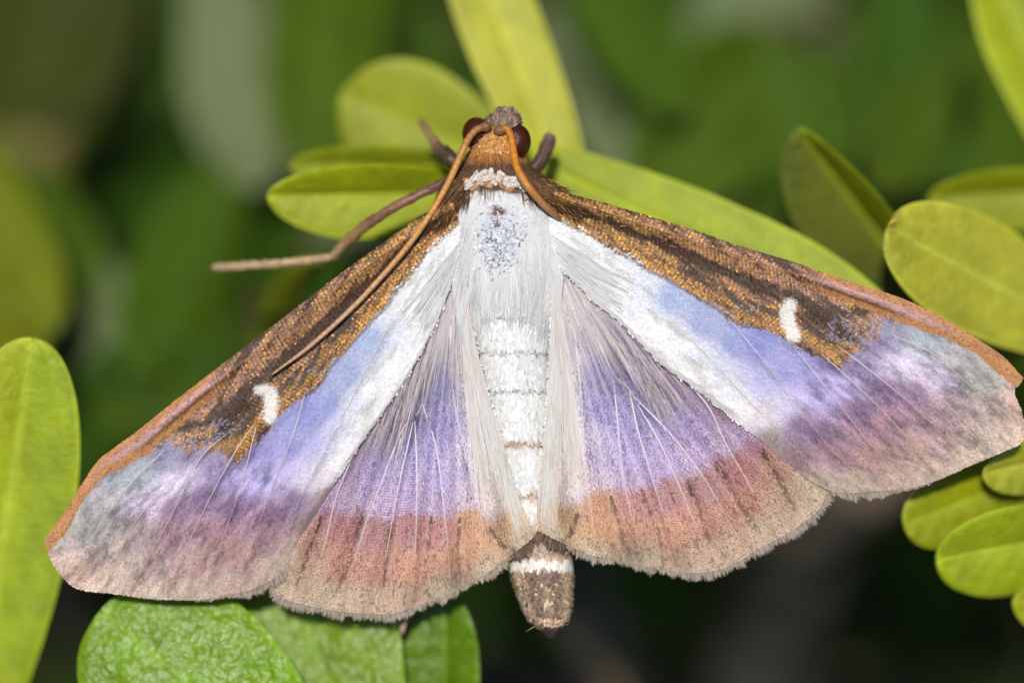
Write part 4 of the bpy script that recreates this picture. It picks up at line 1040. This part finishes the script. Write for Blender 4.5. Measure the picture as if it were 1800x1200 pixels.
# single deep shoots whose soft leaves can be told apart behind the moth
DEEP = [  # label, list of (kind, base px, tip px, hw-scale, roll deg)
    ('out-of-focus shoot with a tall sheen-painted grey-green leaf and a dark olive leaf behind the outstretched leg', [(K_sheen, (375, -150, -30), (455, 330, -25), .95, -12), (K_mid, (600, -170, -30), (560, 320, -22), 1.1, 10), (K_olive, (180, -230, -36), (20, 230, -30), 1.5, 10), (K_dark, (290, -160, -44), (250, 240, -40), 1.0, 0)]),
    ('out-of-focus green shoot beyond the foot of the outstretched leg', [(K_mid, (420, 270, -26), (262, 650, -19), .95, -15), (K_dark, (340, 470, -30), (590, 530, -20), 1.2, 5), (K_sheen, (540, 430, -22), (660, 385, -18), .5, 10), (K_yel, (455, 640, -14), (566, 462, -7), .3, 40)]),
    ('out-of-focus shoot of yellow-green and sheen-painted leaves above the broad pale leaf', [(K_yel, (-110, 180, -24), (95, 580, -16), .8, -20), (K_sheen, (110, 420, -28), (215, 670, -22), .75, -8), (K_mid, (40, 560, -26), (340, 740, -20), .9, 5), (K_mid, (-40, 250, -30), (150, 540, -24), .8, 10), (K_yel, (-90, 470, -22), (70, 640, -14), .7, 5)]),
    ('out-of-focus green shoot behind the upright leaf over the head', [(K_mid, (960, -140, -26), (1200, 200, -20), .8, 10), (K_sheen, (930, 30, -32), (1070, 140, -30), .7, 0), (K_sheen, (1000, 170, -30), (1180, 310, -28), .75, 5), (K_dark, (640, 20, -40), (800, 150, -38), 1.0, 0)]),
    ('out-of-focus shoot with a wide dark leaf and a painted grey sheen over the notched forewing', [(K_sheen, (1340, -200, -42), (1340, 210, -36), 1.5, 0), (K_mid, (1360, 50, -28), (1130, 350, -22), 1.3, -8), (K_mid, (1340, 60, -26), (1430, 320, -23), 1.1, 8), (K_dark, (1190, 200, -30), (1340, 430, -24), 1.2, 0), (K_mid, (1500, 30, -30), (1660, 260, -26), 1.1, 0)]),
    ('out-of-focus dark shoot behind the brown-tipped oval leaf', [(K_dark, (1560, -100, -28), (1640, 330, -22), 1.1, -8), (K_mid, (1680, 110, -24), (1540, 330, -20), .8, -10), (K_sheen, (1510, 330, -36), (1660, 360, -32), .8, 0), (K_dark, (1810, 480, -20), (1630, 370, -16), .8, 5), (K_mid, (1600, 420, -26), (1440, 480, -22), .8, 0)]),
    ('out-of-focus dark shoot under the mauve edge of the plain-tipped forewing', [(K_dark, (120, 810, -26), (360, 620, -20), 1.2, 0), (K_black, (300, 950, -30), (180, 1090, -26), .9, 0), (K_dark, (420, 560, -24), (250, 760, -20), 1.0, 0)]),
    ('out-of-focus dark green shoot below the brown tail', [(K_dark, (1250, 1080, -44), (1060, 1010, -38), 1.0, 10), (K_dark, (1000, 1180, -36), (880, 1060, -30), .6, -20), (K_olive, (1240, 1200, -48), (1130, 1050, -44), 1.0, 0), (K_black, (1500, 1180, -44), (1700, 1080, -40), 1.0, 10), (K_dark, (1560, 900, -36), (1700, 1060, -32), .7, 0)]),
]
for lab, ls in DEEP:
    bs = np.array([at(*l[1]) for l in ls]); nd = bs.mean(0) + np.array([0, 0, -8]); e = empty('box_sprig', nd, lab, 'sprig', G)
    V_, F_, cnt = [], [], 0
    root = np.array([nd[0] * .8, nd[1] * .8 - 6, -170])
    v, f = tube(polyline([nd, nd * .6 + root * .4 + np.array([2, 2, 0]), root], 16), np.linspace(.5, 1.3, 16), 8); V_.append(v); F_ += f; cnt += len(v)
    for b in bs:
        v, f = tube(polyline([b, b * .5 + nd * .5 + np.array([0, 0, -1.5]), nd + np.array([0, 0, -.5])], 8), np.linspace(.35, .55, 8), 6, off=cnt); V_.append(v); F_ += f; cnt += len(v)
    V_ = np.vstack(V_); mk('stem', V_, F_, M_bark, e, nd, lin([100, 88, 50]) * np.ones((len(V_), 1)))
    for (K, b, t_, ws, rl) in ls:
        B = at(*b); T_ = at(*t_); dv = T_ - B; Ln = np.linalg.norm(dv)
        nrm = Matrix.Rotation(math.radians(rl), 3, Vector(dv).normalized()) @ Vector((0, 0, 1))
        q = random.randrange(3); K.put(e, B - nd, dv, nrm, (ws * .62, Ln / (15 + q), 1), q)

def wild_sprig(tipP, root, K, label, group, npair=4, spread=1.0):
    tipP = np.asarray(tipP, float); root = np.asarray(root, float)
    e = empty('box_sprig', tipP, label, 'sprig', group)
    pts = polyline([tipP, tipP * .6 + root * .4 + rng.standard_normal(3) * np.array([3, 3, 0]), root], 20)
    v, f = tube(pts, np.linspace(.4, 1.3, 20), 7); mk('stem', v, f, M_bark, e, tipP, lin([100, 88, 50]) * np.ones((len(v), 1)))
    dn = pts[3] - pts[0]; dn /= np.linalg.norm(dn)
    a0 = random.random() * 6.28
    Ls = np.linalg.norm(np.diff(pts, axis=0), axis=1).cumsum()
    for k in range(npair):
        s_ = 1.0 + 6.5 * k; i = min(int(np.searchsorted(Ls, s_)), 18); p = pts[i]
        for h in (0, 1):
            a = a0 + k * math.pi / 2 + h * math.pi + random.uniform(-.3, .3)
            out = np.array([math.cos(a), math.sin(a), random.uniform(.15, .8)]) * spread
            nrm = np.array([-math.cos(a) * .6, -math.sin(a) * .6, 1.0]) + rng.standard_normal(3) * .25
            K.put(e, p - tipP, out, nrm, (random.uniform(.75, 1.1),) * 3)
    return e

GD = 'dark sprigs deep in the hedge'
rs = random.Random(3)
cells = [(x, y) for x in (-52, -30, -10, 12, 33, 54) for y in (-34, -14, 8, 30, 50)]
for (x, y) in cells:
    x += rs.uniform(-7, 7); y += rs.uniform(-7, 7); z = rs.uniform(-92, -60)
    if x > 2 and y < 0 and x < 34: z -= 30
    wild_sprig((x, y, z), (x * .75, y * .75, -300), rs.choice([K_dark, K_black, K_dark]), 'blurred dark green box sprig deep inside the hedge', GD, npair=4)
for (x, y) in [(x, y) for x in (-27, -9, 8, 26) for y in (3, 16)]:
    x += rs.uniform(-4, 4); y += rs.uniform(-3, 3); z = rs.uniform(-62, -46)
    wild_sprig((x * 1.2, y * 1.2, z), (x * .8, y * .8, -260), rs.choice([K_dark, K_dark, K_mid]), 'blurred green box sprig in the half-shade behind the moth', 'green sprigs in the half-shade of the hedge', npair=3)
# the hedge goes on round the view; its top shades the inside
GT_ = 'sprigs of the hedge top around the moth'
for k in range(16):
    x = rs.uniform(-60, 60); y = rs.uniform(38, 66); z = rs.uniform(-16, -3)
    wild_sprig((x, y, z), (x * .8, y * .8, -200), rs.choice([K_mid, K_yel, K_dark]), 'leafy box sprig of the hedge top beyond the moth head', GT_, npair=5)
for k in range(12):
    sx = rs.choice((-1, 1)); x = sx * rs.uniform(48, 80); y = rs.uniform(-45, 25); z = rs.uniform(-26, -8)
    wild_sprig((x, y, z), (x * .8, y * .8, -200), rs.choice([K_mid, K_dark]), 'leafy box sprig of the hedge top beyond the wing tips', GT_ + ' sides', npair=5)

# ---- woody branches inside the hedge
def branch(P, r, label, c):
    P3 = polyline([at(*p) if p[2] > -200 else np.array(p, float) for p in P], 40)
    v, f = tube(P3, np.interp(np.linspace(0, 1, 40), np.linspace(0, 1, len(r)), r), 12)
    n_ = 1 + .06 * fbm(v[:, 0] / 2, v[:, 1] / 2 + v[:, 2] / 3, 170); b = v.mean(0)
    o = mk('woody_branch', v, f, M_bark, None, P3[-1], lin(c) * np.ones((len(v), 1)) * n_[:, None])
    o['label'] = label; o['category'] = 'branch'; o['group'] = 'woody branches inside the hedge'
branch([(1530, 780, -60), (1420, 930, -66), (1330, 1150, -76), (1300, 1400, -110), (16, -40, -322)], [2.0, 2.6, 3.0, 3.4, 5], 'thick grey-brown branch in the dark gap below the notched forewing', (196, 170, 138))
branch([(980, 1090, -28), (1030, 1150, -30), (1080, 1230, -36), (1100, 1500, -90), (8, -50, -322)], [.5, .8, .9, 1.4, 3], 'thin tan twig ending just below the brown tail', (176, 150, 110))
branch([(1075, 960, -52), (1060, 1080, -60), (1050, 1300, -90), (4, -40, -322)], [1.0, 1.2, 1.6, 3], 'slim grey upright twig beside the brown tail', (140, 130, 122))
branch([(120, 120, -60), (60, 230, -56), (70, 330, -60), (150, 420, -80), (-14, 10, -322)], [1.2, 1.6, 1.6, 2.0, 4], 'brown forked branch in the dark gap beside the tall sheen-painted leaf', (150, 122, 84))
branch([(740, 60, -60), (700, 110, -62), (690, 180, -70), (-6, 16, -322)], [1.6, 1.8, 2.0, 4], 'grey-brown stem behind the leaves over the moth head', (130, 110, 104))
